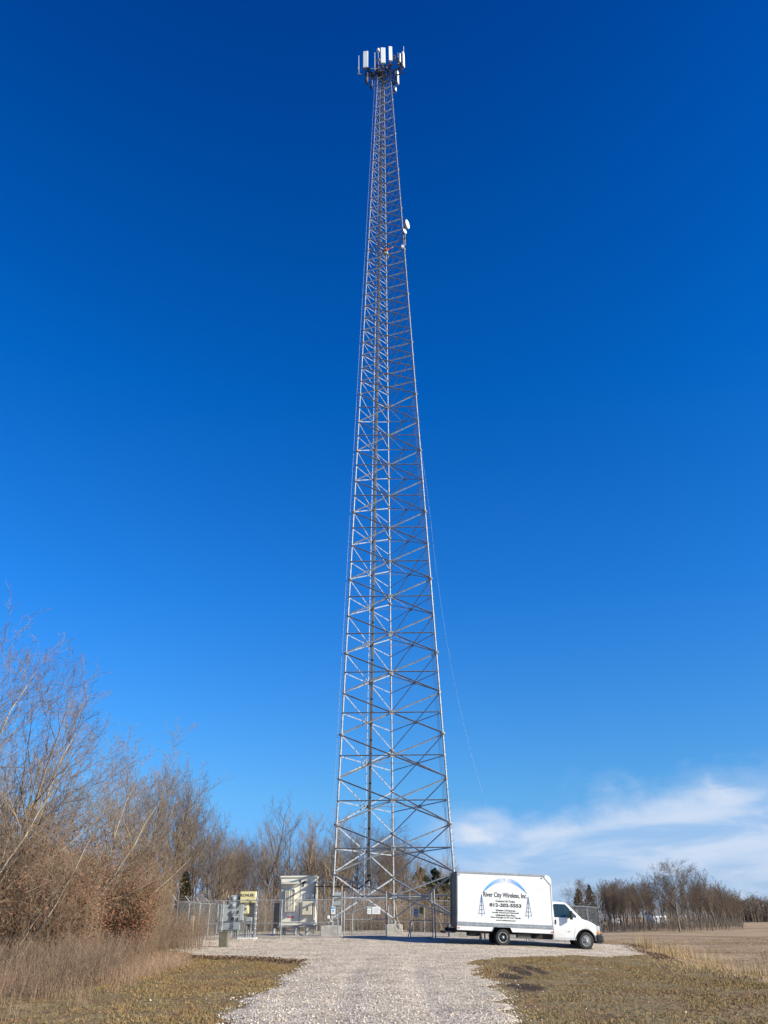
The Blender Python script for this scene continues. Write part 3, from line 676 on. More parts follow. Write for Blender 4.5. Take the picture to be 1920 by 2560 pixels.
for q in range(len(lv)-1):
    a,b=lv[q],lv[q+1]; low=q<low_n
    rb=.043-.019*(a-ZB)/(ZT-ZB)*1.35
    rb=max(rb,.021); wa=.092-.040*(a-ZB)/(ZT-ZB)
    mz=(a*W(b)+b*W(a))/(W(a)+W(b))   # crossing height
    mids=[]
    for (i,j) in((0,1),(1,2),(2,0)):
        la,lb2,ja,jb=leg(i,a+.06),leg(i,b-.06),leg(j,a+.06),leg(j,b-.06)
        out_=(leg(i,mz)+leg(j,mz))/2-Vector((axx(mz),AY,mz)); out_.z=0; out_.normalize()
        for (s0,s1,of) in((la,jb,.0),(ja,lb2,.05)):
            oo=out_*(of-.02)
            if nd<100: MB().angle(s0+oo,s1+oo,wa,out_).build('diagonal_brace',BRACE,tower,O)
            else: extra.angle(s0+oo,s1+oo,wa,out_)
            nd+=1
        c=(leg(i,mz)+leg(j,mz))/2; mids.append(c)
        if low:
            hm=MB().angle(leg(i,mz)+out_*.075,leg(j,mz)+out_*.075,wa*.85,out_); hm.build('horizontal_brace',BRACE,tower,O)
            al=math.atan2(leg(j,mz).y-leg(i,mz).y,leg(j,mz).x-leg(i,mz).x)
            sz=.34 if q<8 else .24
            MB().box(c+out_*.10,(sz,.015,sz*.8),al,bev=.004).build('gusset_plate',GALV,tower,O)
        else:
            for e in (a,):
                pass
    if low:
        for t in range(3):
            MB().tube(mids[t],mids[(t+1)%3],rb*.5,n=5).build('plan_brace',GALVD,tower,O)
pg_=PEGS.build('climbing_pegs',GALVD,tower,O); pg_['kind']='stuff'
ex=extra.build('diagonal_braces',BRACE,tower,O); ex['kind']='stuff'
# node tabs on the legs
for i in range(3):
    m=MB()
    for z in lv[1:-1]:
        m.box(leg(i,z),(lr(z)*3.6,.03,.16))
    m.build('leg_node_plates',GALV,tower,O)
# ladder and cable run on the back left face
def face(z,off):
    a=leg(0,z); b=leg(2,z); c=(a+b)/2; d=(b-a).normalized(); n_=Vector((d.y,-d.x,0)); 
    if (Vector((axx(z),AY,z))-c).dot(n_)<0: n_=-n_
    return c,d,n_
def lad(z,s,o): c,d,n_=face(z,0); return c+d*s+n_*o
ZL=ZB+1.2
for s in(-.33,.33):
    m=MB(); z=ZL; zs=list(np.arange(ZL,ZT,3.0))+[ZT]
    for a,b in zip(zs[:-1],zs[1:]): m.tube(lad(a,s,.12),lad(b,s,.12),.028,n=6)
    m.build('ladder_rail',GALV,tower,O)
for z in np.linspace(ZL+.3,ZT-.2,98): MB().tube(lad(z,-.33,.12),lad(z,.33,.12),.018,n=5).build('ladder_rung',GALV,tower,O)
m=MB(); zs=list(np.arange(ZB+2.9,ZT,2.0))+[ZT]
for q in range(7):
    s=-.02+.045*q; 
    for a,b in zip(zs[:-1],zs[1:]): m.tube(lad(a,s,.17+.05*(q%2)),lad(b,s,.17+.05*(q%2)),.028,n=6,cap=False)
m.build('coaxial_cables',CABLE,tower,O)
# safety line along the left leg, thin cable along the right leg
m=MB()
for a,b in zip(zs[:-1],zs[1:]): m.tube(leg(0,a)+Vector((-.30,0,0)),leg(0,b)+Vector((-.30,0,0)),.010,n=4,cap=False)
m.build('safety_cable',GALVD,tower,O)
m=MB(); zz=list(np.linspace(ZB+.5,zk(6),20))
for q in range(3):
    for a,b in zip(zz[:-1],zz[1:]): m.tube(leg(1,a)+Vector((-.16-.1*q,.25,0)),leg(1,b)+Vector((-.16-.07*q-.04*math.sin(b+q),.25,0)),.010,n=4,cap=False)
m.build('thin_wires',CABLE,tower,O)
# piers
for i,lb in enumerate(('square concrete pier under the left tower leg','square concrete pier under the right tower leg, behind the truck','square concrete pier under the far middle tower leg')):
    p=leg(i,ZB); h=ZB-.04-Hf(p.x,p.y)+.2; r_=root('concrete_pier',lb,'pier',(p.x,p.y,Hf(p.x,p.y)),0,'concrete piers of the tower')
    MB().box((0,0,h/2-.2),(1.25,1.25,h),bev=.03).build('pier_block',CONC,r_)
    MB().box((0,0,h-.2+.015),(.7,.7,.03)).build('grout_pad',CONC,r_)

# ---------------------------------------------------------------- antennas at the top
def up_(px,pyt,Y): return at(px,pyt,Y)
mounts=[('antenna_mount','dark pipe antenna mount facing the camera at the tower top',(at(935,165,58.2),at(1000,160,58.2))),
        ('antenna_mount','dark pipe antenna mount sticking out left of the tower top',(at(893,170,58.4),at(945,172,60.2))),
        ('antenna_mount','dark pipe antenna mount sticking out right of the tower top',(at(975,178,59.2),at(1014,165,58.8)))]
TIP=[Vector((axx(ZT),AY,ZT-1.0)),]
for nm,lb,(a,b) in mounts:
    c=(a+b)/2; r_=root(nm,lb,'antenna mount',c,0,'antenna mounts at the tower top')
    for q,dz in enumerate((0,-1.1)):
        MB().tube(a+Vector((0,0,dz)),b+Vector((0,0,dz)),.045,n=6).build('face_pipe',DARK,r_,c)
    t=Vector((axx(ZT),AY,c.z))
    for dz in(-.05,-1.1):
        for e in(a.lerp(b,.3),a.lerp(b,.7)):
            MB().tube(Vector((t.x,t.y,e.z+dz-.3)),e+Vector((0,0,dz)),.04,n=6).build('stand_off_arm',DARK,r_,c)
def panel(px,pt,pb,Y,w_,faz,lb,dark=False,small=False):
    a=at(px,pt,Y); b=at(px,pb,Y); h=a.z-b.z; c=Vector(((a.x+b.x)/2,Y,b.z))
    r_=root('panel_antenna',lb,'antenna',c,faz,'panel antennas at the tower top')
    MB().box((0,0,h/2),(w_,.16,h),bev=.04).build('radome',DARK if dark else WHITE,r_)  # dark material paints in the shade on panels that face away
    MB().tube((0,.24,-.25),(0,.24,h+.15),.04,n=8).build('mounting_pipe',GALVD,r_)
    m=MB()
    for z in(h*.15,h*.85): m.box((0,.15,z),(.12,.20,.10))
    m.build('brackets',DARK,r_)
    m=MB()
    for x in(-w_*.25,0,w_*.25): m.path([(x,0,0),(x,.02,-.18),(x*.4,.2,-.4),(x*.2,.45,-.6)],.022,5)
    m.build('jumper_cables',CABLE,r_)
# faz rotates the panel; face normal is -y when 0
panel(914,129,169,58.4,.60,R(-8),'widest left panel antenna, white face towards the camera')
panel(957.5,120,158,57.9,.56,R(2),'white panel antenna in the middle of the tower top')
panel(976,117,152,57.9,.42,R(8),'narrower white panel antenna right of the middle one')
panel(1008.5,131,167,58.6,.42,R(62),'white panel antenna seen edge on at the far right')
panel(994.5,179,209,61.0,.42,R(65),'white panel antenna low on the right of the tower top')
panel(988.5,217,227,61.4,.34,R(55),'small white antenna lowest on the right side')
panel(917,184,209,61.0,.42,R(200),dark=True,lb='panel antenna seen from behind, shade painted dark, low on the left')
panel(929,207,222,61.6,.36,R(200),dark=True,lb='short antenna with shaded back painted dark, hanging lowest on the left')
panel(999,136,160,59.6,.36,R(120),'panel antenna turned sideways left of the far right one')
rad=[(921,176,58.9),(926,184,59.4),(930,193,60.2),(917,150,58.8),(985,143,58.6),(976,166,58.6),(995,150,59.1),(1003,160,59.3),(999,171,59.3),(985,184,60.6),(990,196,61.2),(948,176,59.0),(957,183,60.4),(941,180,59.2),(936,188,60.2),(965,170,59.2),(951,190,60.6),(983,206,61.2),(974,160,59.0),(944,165,58.9),(955,168,59),(962,186,60.4),(970,176,59.5),(947,184,59.7),(953,178,59.3),(959,196,60.8),(946,194,60.7)]
rad.sort()
for i,(px_,py_,Y_) in enumerate(rad):
    p=at(px_,py_,Y_); r_=root('radio_unit',ORD[i]+' remote radio box from the left in the cluster below the antennas','radio unit',p,R(rng.uniform(-50,50)),'remote radio units at the tower top')
    s=.55+.25*rng.random()
    MB().box((0,0,0),(.34*s*1.3,.24,.75*s),bev=.03).build('housing',DARK if i%3 else GALVD,r_)
    m=MB()
    for q in range(6): m.box((-.17*s+.068*s*q,-.14,0),(.012,.05,.62*s))
    m.build('cooling_fins',GALVD if i%4==0 else DARK,r_)
    MB().path([(0,.05,-.35*s),(.1,.1,-.7*s),(.0,.3,-1.0*s)],.03,5).build('jumper_cable',CABLE,r_)
for px_,pt,pb,Y_,lb in((897,139,180,58.5,'whip antenna at the far left end of the mount'),(937,131,173,58.0,'bright whip antenna left of the beacon'),(1009,116,131,58.7,'whip antenna above the far right panel')):
    a=at(px_,pb,Y_); b=at(px_,pt,Y_); r_=root('whip_antenna',lb,'antenna',a,0,'whip antennas')
    MB().tube(a,b,.035,.028,n=8).build('rod',WHITE,r_,a); MB().tube(a+Vector((0,0,-.25)),a+Vector((0,0,.35)),.06,n=8).build('base_clamp',GALVD,r_,a)
a=at(945.5,172,58.9); b=at(945.5,128,58.9); r_=root('beacon_light','tower top warning beacon on a short pole among the antennas','beacon',a)
MB().tube(a,b,.05,n=8).build('pole',GALVD,r_,a); MB().lathe(b,(0,0,1),[(-.05,.16),(.02,.2),(.04,.17),(.35,.17),(.5,.10),(.53,.02)],14).build('lens_dome',WHITE,r_,a,True)
MB().lathe(a+(b-a)*.42,(0,0,1),[(0,.16),(.04,.22),(.28,.22),(.32,.15)],12).build('control_housing',GALV,r_,a,True)
# dishes on the right leg
def dish(px,py,Y,d,az_,el_,lb,legz):
    p=at(px,py,Y); r_=root('dish_antenna',lb,'dish',p,0,'microwave dishes on the right leg'); ax=Vector((math.cos(az_)*math.cos(el_),math.sin(az_)*math.cos(el_),math.sin(el_)))
    MB().lathe(p,ax,[(-.32*d,.10*d),(-.25*d,.28*d),(-.12*d,.46*d),(0,.5*d),(.10*d,.5*d)],28).build('reflector',GALV,r_,p,True)
    MB().lathe(p,ax,[(.101*d,.49*d),(.14*d,.42*d),(.17*d,.25*d),(.18*d,.02*d)],28).build('radome',WHITE,r_,p,True)
    l=leg(1,p.z); MB().tube(l+Vector((.16,0,-.9)),l+Vector((.16,0,.9+.5*d)),.05,n=8).build('mounting_pipe',GALVD,r_,p)
    MB().tube(l+Vector((.16,0,0)),p-ax*.3*d,.06,n=6).tube(l+Vector((.16,0,-.5)),p-ax*.25*d,.025,n=6).build('bracket',DARK,r_,p)
dish(1017,561,57.7,.95,R(-26),R(-2),'larger round white dish on the right leg, upper one',0)
dish(1011.5,578,57.9,.55,R(-38),R(-2),'smaller round white dish just below the larger dish',0)
p=at(1006,617,58.3); r_=root('equipment_box','small white box clamped to the right leg level with the climber','box',p)
MB().box((0,0,0),(.24,.2,.36),bev=.03).build('case',WHITE,r_); MB().box((-.02,.2,0),(.1,.2,.1)).build('clamp',DARK,r_)
# rope
P=[at(1054,1130,57.9),at(1072,1260,57.4),at(1090,1420,56.9),at(1115,1590,56.3),at(1150,1770,55.7),at(1205,1980,55.0),at(1290,2230,54.2),at(1330,2325,53.8)]
m=MB(); 
pp=[]
for i in range(len(P)-1):
    p0=P[max(i-1,0)];p1=P[i];p2=P[i+1];p3=P[min(i+2,len(P)-1)]
    for t in np.linspace(0,1,6,endpoint=False): pp.append(.5*((2*p1)+(p2-p0)*t+(2*p0-5*p1+4*p2-p3)*t*t+(3*p1-p0-3*p2+p3)*t**3))
pp.append(P[-1]); m.path(pp,.0042,4)
tag(m.build('rope',mat('grey_rope',(.45,.45,.44),.8)),'thin white rope hanging from the right tower leg down behind the truck','rope')

# ---------------------------------------------------------------- climber
def skin(name,pts,edges,rad,m,parent,loc=None,sub=1):
    me=bpy.data.meshes.new(name); me.from_pydata(pts,edges,[]); me.update()
    o=link(name,me,m,parent); md=o.modifiers.new('skin','SKIN'); 
    for i,r in enumerate(rad): me.skin_vertices[0].data[i].radius=(r,r)
    me.skin_vertices[0].data[0].use_root=True
    s=o.modifiers.new('sub','SUBSURF'); s.levels=sub; s.render_levels=sub; return o
SKIN=mat('skin',(.50,.30,.22),.6,0,.05); ORNG=mat('orange_work_jacket',(.50,.10,.04),.8,0,.12,12); TROU=mat('pale_grey_trousers',(.42,.43,.38),.8,0,.2,10); HELM=mat('dark_helmet',(.05,.025,.02),.4); BOOT=mat('leather_boots',(.09,.06,.04),.7)
pc=at(964,650,61.75); far=leg(2,pc.z); 
r_=root('person','climber in orange jacket and dark helmet on the far tower leg, arm stretched out','person',(far.x-.02,far.y-.42,pc.z-.05),0)
# local frame: x right, y away from camera (towards the leg), z up
J={'hip':(0,0,.98),'belly':(0,.0,1.15),'chest':(0,.03,1.38),'neck':(0,.03,1.52),'head':(0,.0,1.66),'top':(0,.0,1.78),
'ls':(-.19,.03,1.43),'le':(-.32,.12,1.22),'lw':(-.16,.30,1.30),'rs':(.19,.03,1.43),'re':(.42,.0,1.56),'rw':(.68,.02,1.74),
'lh':(-.11,0,.93),'lk':(-.26,.16,.55),'la':(-.12,.28,.12),'lt':(-.12,.38,.05),'rh':(.11,0,.93),'rk':(.28,.15,.62),'ra':(.14,.26,.27),'rt':(.14,.36,.21)}
nm=list(J); ix={k:i for i,k in enumerate(nm)}
E_=[('hip','belly'),('belly','chest'),('chest','neck'),('neck','head'),('head','top'),('chest','ls'),('ls','le'),('le','lw'),('chest','rs'),('rs','re'),('re','rw'),('hip','lh'),('lh','lk'),('lk','la'),('la','lt'),('hip','rh'),('rh','rk'),('rk','ra'),('ra','rt')]
rr=dict(hip=.13,belly=.13,chest=.15,neck=.055,head=.10,top=.07,ls=.07,le=.042,lw=.03,rs=.07,re=.042,rw=.03,lh=.09,lk=.06,la=.04,lt=.04,rh=.09,rk=.06,ra=.04,rt=.04)
body=skin('body',[J[k] for k in nm],[(ix[a],ix[b]) for a,b in E_],[rr[k] for k in nm],SKIN,r_)
def sub_skin(name,keys,edges,rad,m): return skin(name,[J[k] for k in keys],[(keys.index(a),keys.index(b)) for a,b in edges],rad,m,r_)
k_=['hip','belly','chest','ls','le','lw','rs','re','rw']
sub_skin('jacket',k_,[('hip','belly'),('belly','chest'),('chest','ls'),('ls','le'),('le','lw'),('chest','rs'),('rs','re'),('re','rw')],[.15,.16,.185,.10,.07,.05,.10,.07,.05],ORNG)
k_=['hip','lh','lk','la','rh','rk','ra']
sub_skin('trousers',k_,[('hip','lh'),('lh','lk'),('lk','la'),('hip','rh'),('rh','rk'),('rk','ra')],[.15,.115,.085,.065,.115,.085,.065],TROU)
for a,b in(('la','lt'),('ra','rt')): skin('boot',[J[a],J[b]],[(0,1)],[.06,.055],BOOT,r_)
MB().lathe((0,.0,1.70),(0,0,1),[(-.02,.165),(0,.15),(.08,.135),(.13,.08),(.145,.01)],16).build('helmet',HELM,r_,None,True)
m=MB(); m.lathe((0,0,1.02),(0,0,1),[(0,.165),(.05,.17),(.08,.165)],14); m.tube((-.1,-.15,1.45),(.1,-.16,1.05),.02,n=5).tube((.1,-.15,1.45),(-.1,-.16,1.05),.02,n=5); m.build('harness',mat('harness_webbing',(.04,.03,.03),.8),r_)
for w0,d0,sgn in((J['lw'],Vector((.5,.8,.1)),1),(J['rw'],Vector((.8,.1,.45)),-1)):
    w0=Vector(w0); d0.normalize(); u,v_=frame(d0); 
    for q in range(4): skin('glove_finger',[w0+d0*.05,w0+d0*(.10)+u*.02*(q-1.5),w0+d0*(.165+.008*(q in(1,2)))+u*.024*(q-1.5)+v_*.02],[(0,1),(1,2)],[.016,.011,.009],WHITE,r_)
    skin('glove_thumb',[w0+d0*.03,w0+d0*.06+u*.05*sgn,w0+d0*.10+u*.06*sgn],[(0,1),(1,2)],[.016,.012,.010],WHITE,r_)
    skin('glove_palm',[w0,w0+d0*.10],[(0,1)],[.035,.04],WHITE,r_)

# ---------------------------------------------------------------- fences
FL=(-12.0,50.0); FR=(12.6,53.0)
def fy(x): return FL[1]+(x-FL[0])*(FR[1]-FL[1])/(FR[0]-FL[0])
def chain(a,b,h,z0=.06,sp=.075,r=.0022):
    "diamond mesh wires between ground points a,b"
    a=np.array(a,float); b=np.array(b,float); L=np.linalg.norm(b-a); d=(b-a)/L; S=[]
    hh=h; n=int((L+hh)/sp)
    for sgn in(1,-1):
        for k in range(n+1):
            s0=k*sp-hh if sgn>0 else k*sp
            s1=s0+hh if sgn>0 else s0-hh
            z0_,z1_=0.,hh
            # clip
            def cl(s0,z0_,s1,z1_):
                t0,t1=0,1; ds=s1-s0
                for e,side in((0,1),(L,-1)):
                    v0=(s0-e)*side; v1=(s1-e)*side
                    if v0<0 and v1<0: return None
                    if v0<0: t0=max(t0,-v0/(v1-v0))
                    elif v1<0: t1=min(t1,v0/(v0-v1))
                return (s0+ds*t0,z0_+(z1_-z0_)*t0,s0+ds*t1,z0_+(z1_-z0_)*t1) if t1>t0 else None
            c=cl(s0,z0_,s1,z1_)
            if not c: continue
            p0=a+d*c[0]; p1=a+d*c[2]; g0=Hf(*p0); g1=Hf(*p1)
            S.append((p0[0],p0[1]+.004*sgn,g0+z0+c[1],p1[0],p1[1]+.004*sgn,g1+z0+c[3],r,r))
    return S
WIRE=mat('galvanised_wire',(.22,.23,.235),.5,.2,.1)
def fence_run(name,label,pts,h,arms=None,wires=True,tall=None,mid=True):
    a=pts[0]; r_=root(name,label,'fence',(a[0],a[1],Hf(*a))); Or=r_.location
    S=[]
    for p,q in zip(pts[:-1],pts[1:]): S+=chain(p,q,h)
    me=tubes_mesh('chain_link',[(s[0]-Or.x,s[1]-Or.y,s[2]-Or.z,s[3]-Or.x,s[4]-Or.y,s[5]-Or.z,s[6],s[7]) for s in S]); link('chain_link_fabric',me,WIRE,r_)
    for i,p in enumerate(pts):
        z=Hf(*p); hh=h+.06 if not(tall and i in tall) else tall[i]
        MB().tube((p[0],p[1],z-.1),(p[0],p[1],z+hh),.036,n=8).build('post',GALV,r_,Or)
    m=MB(); m2=MB()
    for p,q in zip(pts[:-1],pts[1:]):
        m.tube((p[0],p[1]+.0,Hf(*p)+h+.07),(q[0],q[1],Hf(*q)+h+.07),.024,n=8)
        m2.tube((p[0],p[1],Hf(*p)+h*.42),(q[0],q[1],Hf(*q)+h*.42),.016,n=6)
    m.build('top_rail',GALVD,r_,Or)
    if mid: m2.build('middle_rail',GALVD,r_,Or)
    if arms is not None:
        av=Vector(arms)
        for p in pts:
            b0=Vector((p[0],p[1],Hf(*p)+h+.07)); MB().tube(b0,b0+av,.022,n=6).build('barb_arm',GALV,r_,Or)
        m=MB()
        for f in(.25,.6,.95):
            for p,q in zip(pts[:-1],pts[1:]):
                a0=Vector((p[0],p[1],Hf(*p)+h+.07))+av*f; b0=Vector((q[0],q[1],Hf(*q)+h+.07))+av*f
                m.tube(a0,b0,.005,n=3)
                for t in np.arange(.1,1,.06): c=a0.lerp(b0,t); m.tube(c+Vector((-.02,-.02,-.03)),c+Vector((.02,.02,.03)),.003,n=3,cap=False)
        m.build('barbed_wire',WIRE,r_,Or)
    return r_
FH=1.92
fence_run('chain_link_fence','left side chain link fence with slanting barbed wire arms',[(-12,50),(-12,53),(-12,56),(-12,59),(-12,62),(-12,65),(-12,68),(-12,71),(-12,74)],FH,(-.30,-.05,.34),tall={0:2.65})
fence_run('chain_link_fence','right side chain link fence with barbed wire arms beyond the truck bonnet',[(12.6,53),(12.6,56),(12.6,59),(12.6,62),(12.6,65),(12.6,68),(12.6,71),(12.6,74)],FH,(.30,-.05,.34),tall={0:2.62})
fence_run('chain_link_fence','long chain link fence along the back of the compound',[(-12,74),(-9,74),(-6,74),(-3,74),(0,74),(3,74),(6,74),(9,74),(12.6,74)],FH)
fence_run('chain_link_fence','front chain link fence section between the weeds and the gate',[(-12,50)]+[(x,fy(x)) for x in(-9.45,-6.15,-2.72)],FH,tall={0:2.65,3:2.70})
fence_run('chain_link_fence','front chain link fence section running behind the truck',[(x,fy(x)) for x in(2.72,5.4,8.1,10.4,12.6)],FH,tall={0:2.6,4:2.6})
# gate leaves
def gate(label,h0,ang,wid,gh=2.05):
    r_=root('fence_gate',label,'gate',(h0[0],h0[1],Hf(*h0)),ang)
    zb=.08; zt=gh
    for x in(.04,wid): MB().tube((x,0,zb),(x,0,zt+(.36 if 1 else 0)),.028,n=8).build('gate_upright',GALV,r_)
    for z,rr_ in((zb,.024),(.95,.02),(zt,.026)): MB().tube((.04,0,z),(wid,0,z),rr_,n=8).build('gate_rail',GALV,r_)
    S=[]; sp=.075; hh=zt-zb
    for sgn in(1,-1):
        for k in range(int((wid+hh)/sp)+1):
            s0=k*sp-hh if sgn>0 else k*sp; s1=s0+hh if sgn>0 else s0-hh
            lo,hi=(max(0,s0),min(wid,s1)) if sgn>0 else (max(0,s1),min(wid,s0))
            if hi-lo<.01: continue
            z_=lambda s:(s-s0)/(s1-s0)*hh+zb
            S.append((lo,.004*sgn,z_(lo),hi,.004*sgn,z_(hi),.0022,.0022))
    link('chain_link_fabric',tubes_mesh('gm',S),WIRE,r_)
    m=MB()
    for f in(.12,.24,.36): m.tube((.04,0,zt+f*.95),(wid,0,zt+f*.95),.005,n=3)
    m.build('barbed_wire',WIRE,r_)
    for z in(.35,1.7): MB().box((.0,0,z),(.09,.07,.05)).build('hinge',GALVD,r_)
    MB().tube((wid,-.03,.15),(wid,-.03,1.1),.012,n=6).box((wid,-.05,1.0),(.08,.05,.1)).build('latch',GALVD,r_)
    return r_
g1=gate('closed left leaf of the chain link gate, carrying the white signs',(-2.6,fy(-2.6)),math.atan2(3,24.6),2.50)
g2=gate('right leaf of the chain link gate, swung inwards beside the truck',(2.6,fy(2.6)),R(180-32),1.55)
def board(name,label,px,py,Y,w_,h_,m,bars=(),cat='sign',group=None,writing=None):
    p=at(px,py,Y); r_=root(name,label,cat,p,0,group); MB().box((0,0,0),(w_,.02,h_),bev=.004).build('panel',m,r_)
    for (x,z,bw,bh,mm) in bars: MB().box((x,-.013,z),(bw,.004,bh)).build('printed_band',mm,r_)
    return r_
GRN=mat('green_print',(.05,.30,.18),.5); BLU=mat('blue_print',(.10,.35,.60),.5); OLV=mat('olive_sign',(.30,.28,.03),.5); GRT=mat('grey_print',(.35,.35,.36),.6); REDP=mat('red_print',(.60,.04,.03),.5); BLK=mat('black_print',(.02,.02,.02),.6)
gy_=fy(-1)-.04
board('sign','narrow white sign with green bands, left of the larger gate sign',923,2276,gy_,.24,.38,SIGNW,[(0,.13,.22,.05,GRN),(0,-.02,.22,.02,GRN),(0,-.1,.16,.015,GRT)])
board('sign','larger blank looking white sign wired to the left gate leaf',940.5,2276,gy_,.46,.38,SIGNW,[(0,.10,.36,.015,GRT),(0,.05,.30,.012,GRT),(0,0,.36,.012,GRT),(0,-.06,.24,.012,GRT),(0,-.11,.3,.012,GRT)])
board('sign','white notice with light blue heading on fence, left of the gate post',833,2276,fy(-3.2)-.05,.24,.38,SIGNW,[(0,.12,.22,.09,BLU),(0,-.02,.12,.10,BLU),(0,-.12,.18,.015,GRT)])
board('sign','blue grey sign on the right gate leaf in shadow',1040,2281,fy(1.4)-.02,.28,.42,mat('blue_grey_sign',(.30,.38,.50),.5),[(0,.1,.2,.02,BLK),(0,0,.2,.02,BLK)])
board('sign','olive yellow sign hanging right of the blue grey one',1053.5,2276,fy(1.7)+.02,.24,.36,OLV,[(0,.1,.16,.02,BLK),(0,.04,.16,.02,BLK)])

# ---------------------------------------------------------------- equipment left
def M2(px,py,Y): return at(px,py,Y)
def cabinet(name,label,px0,px1,pt,pb,Y,dep,m,cat='cabinet',legs=0,group=None,bev=.015):
    a=at(px0,pt,Y); b=at(px1,pb,Y); w_=b.x-a.x; h=a.z-b.z; c=Vector(((a.x+b.x)/2,Y+dep/2,b.z)); gz=Hf(c.x,c.y)
    base=c.copy()
    r_=root(name,label,cat,base,0,group)
    MB().box((0,0,h/2),(w_,dep,h),bev=bev).build('case',m,r_)
    if legs:
        for sx_ in(-1,1): MB().tube((sx_*w_*.35,0,gz-base.z-.05),(sx_*w_*.35,0,.0),.035,n=8).build('leg',GALV,r_)
    return r_,w_,h
YM=51.6
r_,w_,h_=cabinet('electrical_cabinet','large plain grey electrical cabinet at left of the meter rack',552,577,2262,2304,YM,.30,GREYC)
MB().box((0,-.155,h_/2),(w_*.92,.01,h_*.94)).build('door',GREYC,r_); MB().box((w_*.38,-.17,h_*.5),(.03,.03,.14)).build('handle',BLACKP,r_)
r_,w_,h_=cabinet('electrical_cabinet','low wide grey trough box under the meter rack',549,598,2306,2325,YM-.05,.32,GREYC,legs=1)
MB().box((0,-.165,h_/2),(w_*.96,.01,h_*.88)).build('cover',GREYC,r_)
r_,w_,h_=cabinet('meter_bank','tall grey meter bank with four round electric meters',578,601,2238,2306,YM-.02,.28,GREYC,'meter bank')
hw=w_/2; MTR=mat('meter_glass',(.42,.44,.45),.15,0,.05)
for q,zf in enumerate((.88,.63,.38,.12)):
    mr=MB().lathe((-.22*w_,-.14,h_*zf),(0,-1,0),[(0,.105),(.05,.105),(.10,.09),(.12,.02)],18).build('meter',MTR if q<3 else DARK,r_,None,True)
    MB().lathe((-.22*w_,-.14,h_*zf),(0,-1,0),[(0,.125),(.03,.125),(.035,.11)],18).build('meter_ring',GALVD,mr)
    MB().box((.25*w_,-.17,h_*zf),(.07,.06,.17),bev=.01).build('breaker_handle',BLACKP,r_)
    MB().box((0,-.142,h_*zf-.17),(w_*.96,.012,.012)).build('door_seam',BLACKP,r_)
r_,w_,h_=cabinet('transfer_switch','cream coloured transfer switch box above the rack with black lettering',601,639,2229,2257,YM-.1,.32,CREAM)
TS=r_; TSW=w_; TSH=h_
MB().box((0,-.172,h_*.5),(w_*.93,.012,h_*.9)).build('door',CREAM,r_); MB().box((w_*.36,-.182,h_*.62),(.07,.008,.2)).build('label_plate',GREYC,r_); MB().box((0,-.19,h_*.28),(.09,.03,.03)).build('latch',BLACKP,r_); MB().box((w_*.2,-.19,h_*.1),(.05,.05,.12)).build('handle',BLACKP,r_)
r_,w_,h_=cabinet('electrical_cabinet','slim grey box under the cream switch, beside the meters',601,607,2257,2305,YM-.02,.22,GREYC)
MB().box((0,-.115,h_/2),(w_*.8,.008,h_*.9)).build('cover',GREYC,r_)
r_,w_,h_=cabinet('electrical_cabinet','small cream box under the cream switch with black handle',609,621,2259,2284,YM,.22,CREAM)
MB().box((0,-.12,h_/2),(.14,.03,.22)).build('handle_plate',SIGNW,r_); MB().box((.02,-.14,h_/2),(.05,.04,.14)).build('handle',BLACKP,r_)
r_,w_,h_=cabinet('generator_plug_box','dark enclosure behind the rack below the cream switch',621,634,2258,2318,YM+.25,.3,DARK,'box',1)
MB().box((0,-.16,h_*.5),(w_*.8,.01,h_*.8)).build('cover',DARK,r_)
r_,w_,h_=cabinet('junction_box','small light grey box low behind the rack',615,629,2293,2310,YM+.1,.2,GREYC,'box',1)
MB().box((0,-.11,h_/2),(w_*.8,.01,h_*.8)).build('cover',GALV,r_)
# rack frame
p0=at(566,2345,YM+.35); r_=root('rack_frame','galvanised post and strut frame carrying the meters and switches','frame',(p0.x,YM+.35,Hf(p0.x,YM+.35))); Or=r_.location
for px_ in(566,588,636):
    p=at(px_,2300,YM+.35); z=Hf(p.x,p.y); MB().tube((p.x,p.y,z-.1),(p.x,p.y,at(px_,2238,p.y).z),.04,n=8).build('post',GALV,r_,Or)
for py_ in(2268,2288,2308):
    a=at(548,py_,YM+.31); b=at(642,py_,YM+.31); MB().tube(a,b,.025,n=6).build('strut',GALVD,r_,Or)
for px_ in(583,588,593,607,612):
    p=at(px_,2325,YM+.05); MB().tube((p.x,p.y,Hf(p.x,p.y)-.05),(p.x,p.y,p.z),.028,n=8).build('conduit',GALVD,r_,Or)
p=at(636,2345,50.9); r_=root('vent_pipe_post','pale post with white bands right of the cream switch','post',(p.x,50.9,Hf(p.x,50.9)))
MB().tube((0,0,-.05),(0,0,at(638,2243,50.9).z-Hf(p.x,50.9)),.045,n=10).build('post',GALV,r_)
for z in(.5,.75,1.0,1.3,1.7): MB().tube((0,0,z),(0,0,z+.06),.062,n=10).build('clamp',SIGNW,r_)
p=at(618,2345,50.8); r_=root('concrete_pad','small white concrete pad under the rack','pad',(p.x,50.8,Hf(p.x,50.8))); MB().box((0,0,.02),(1.1,.5,.14),bev=.02).build('slab',SIGNW,r_)
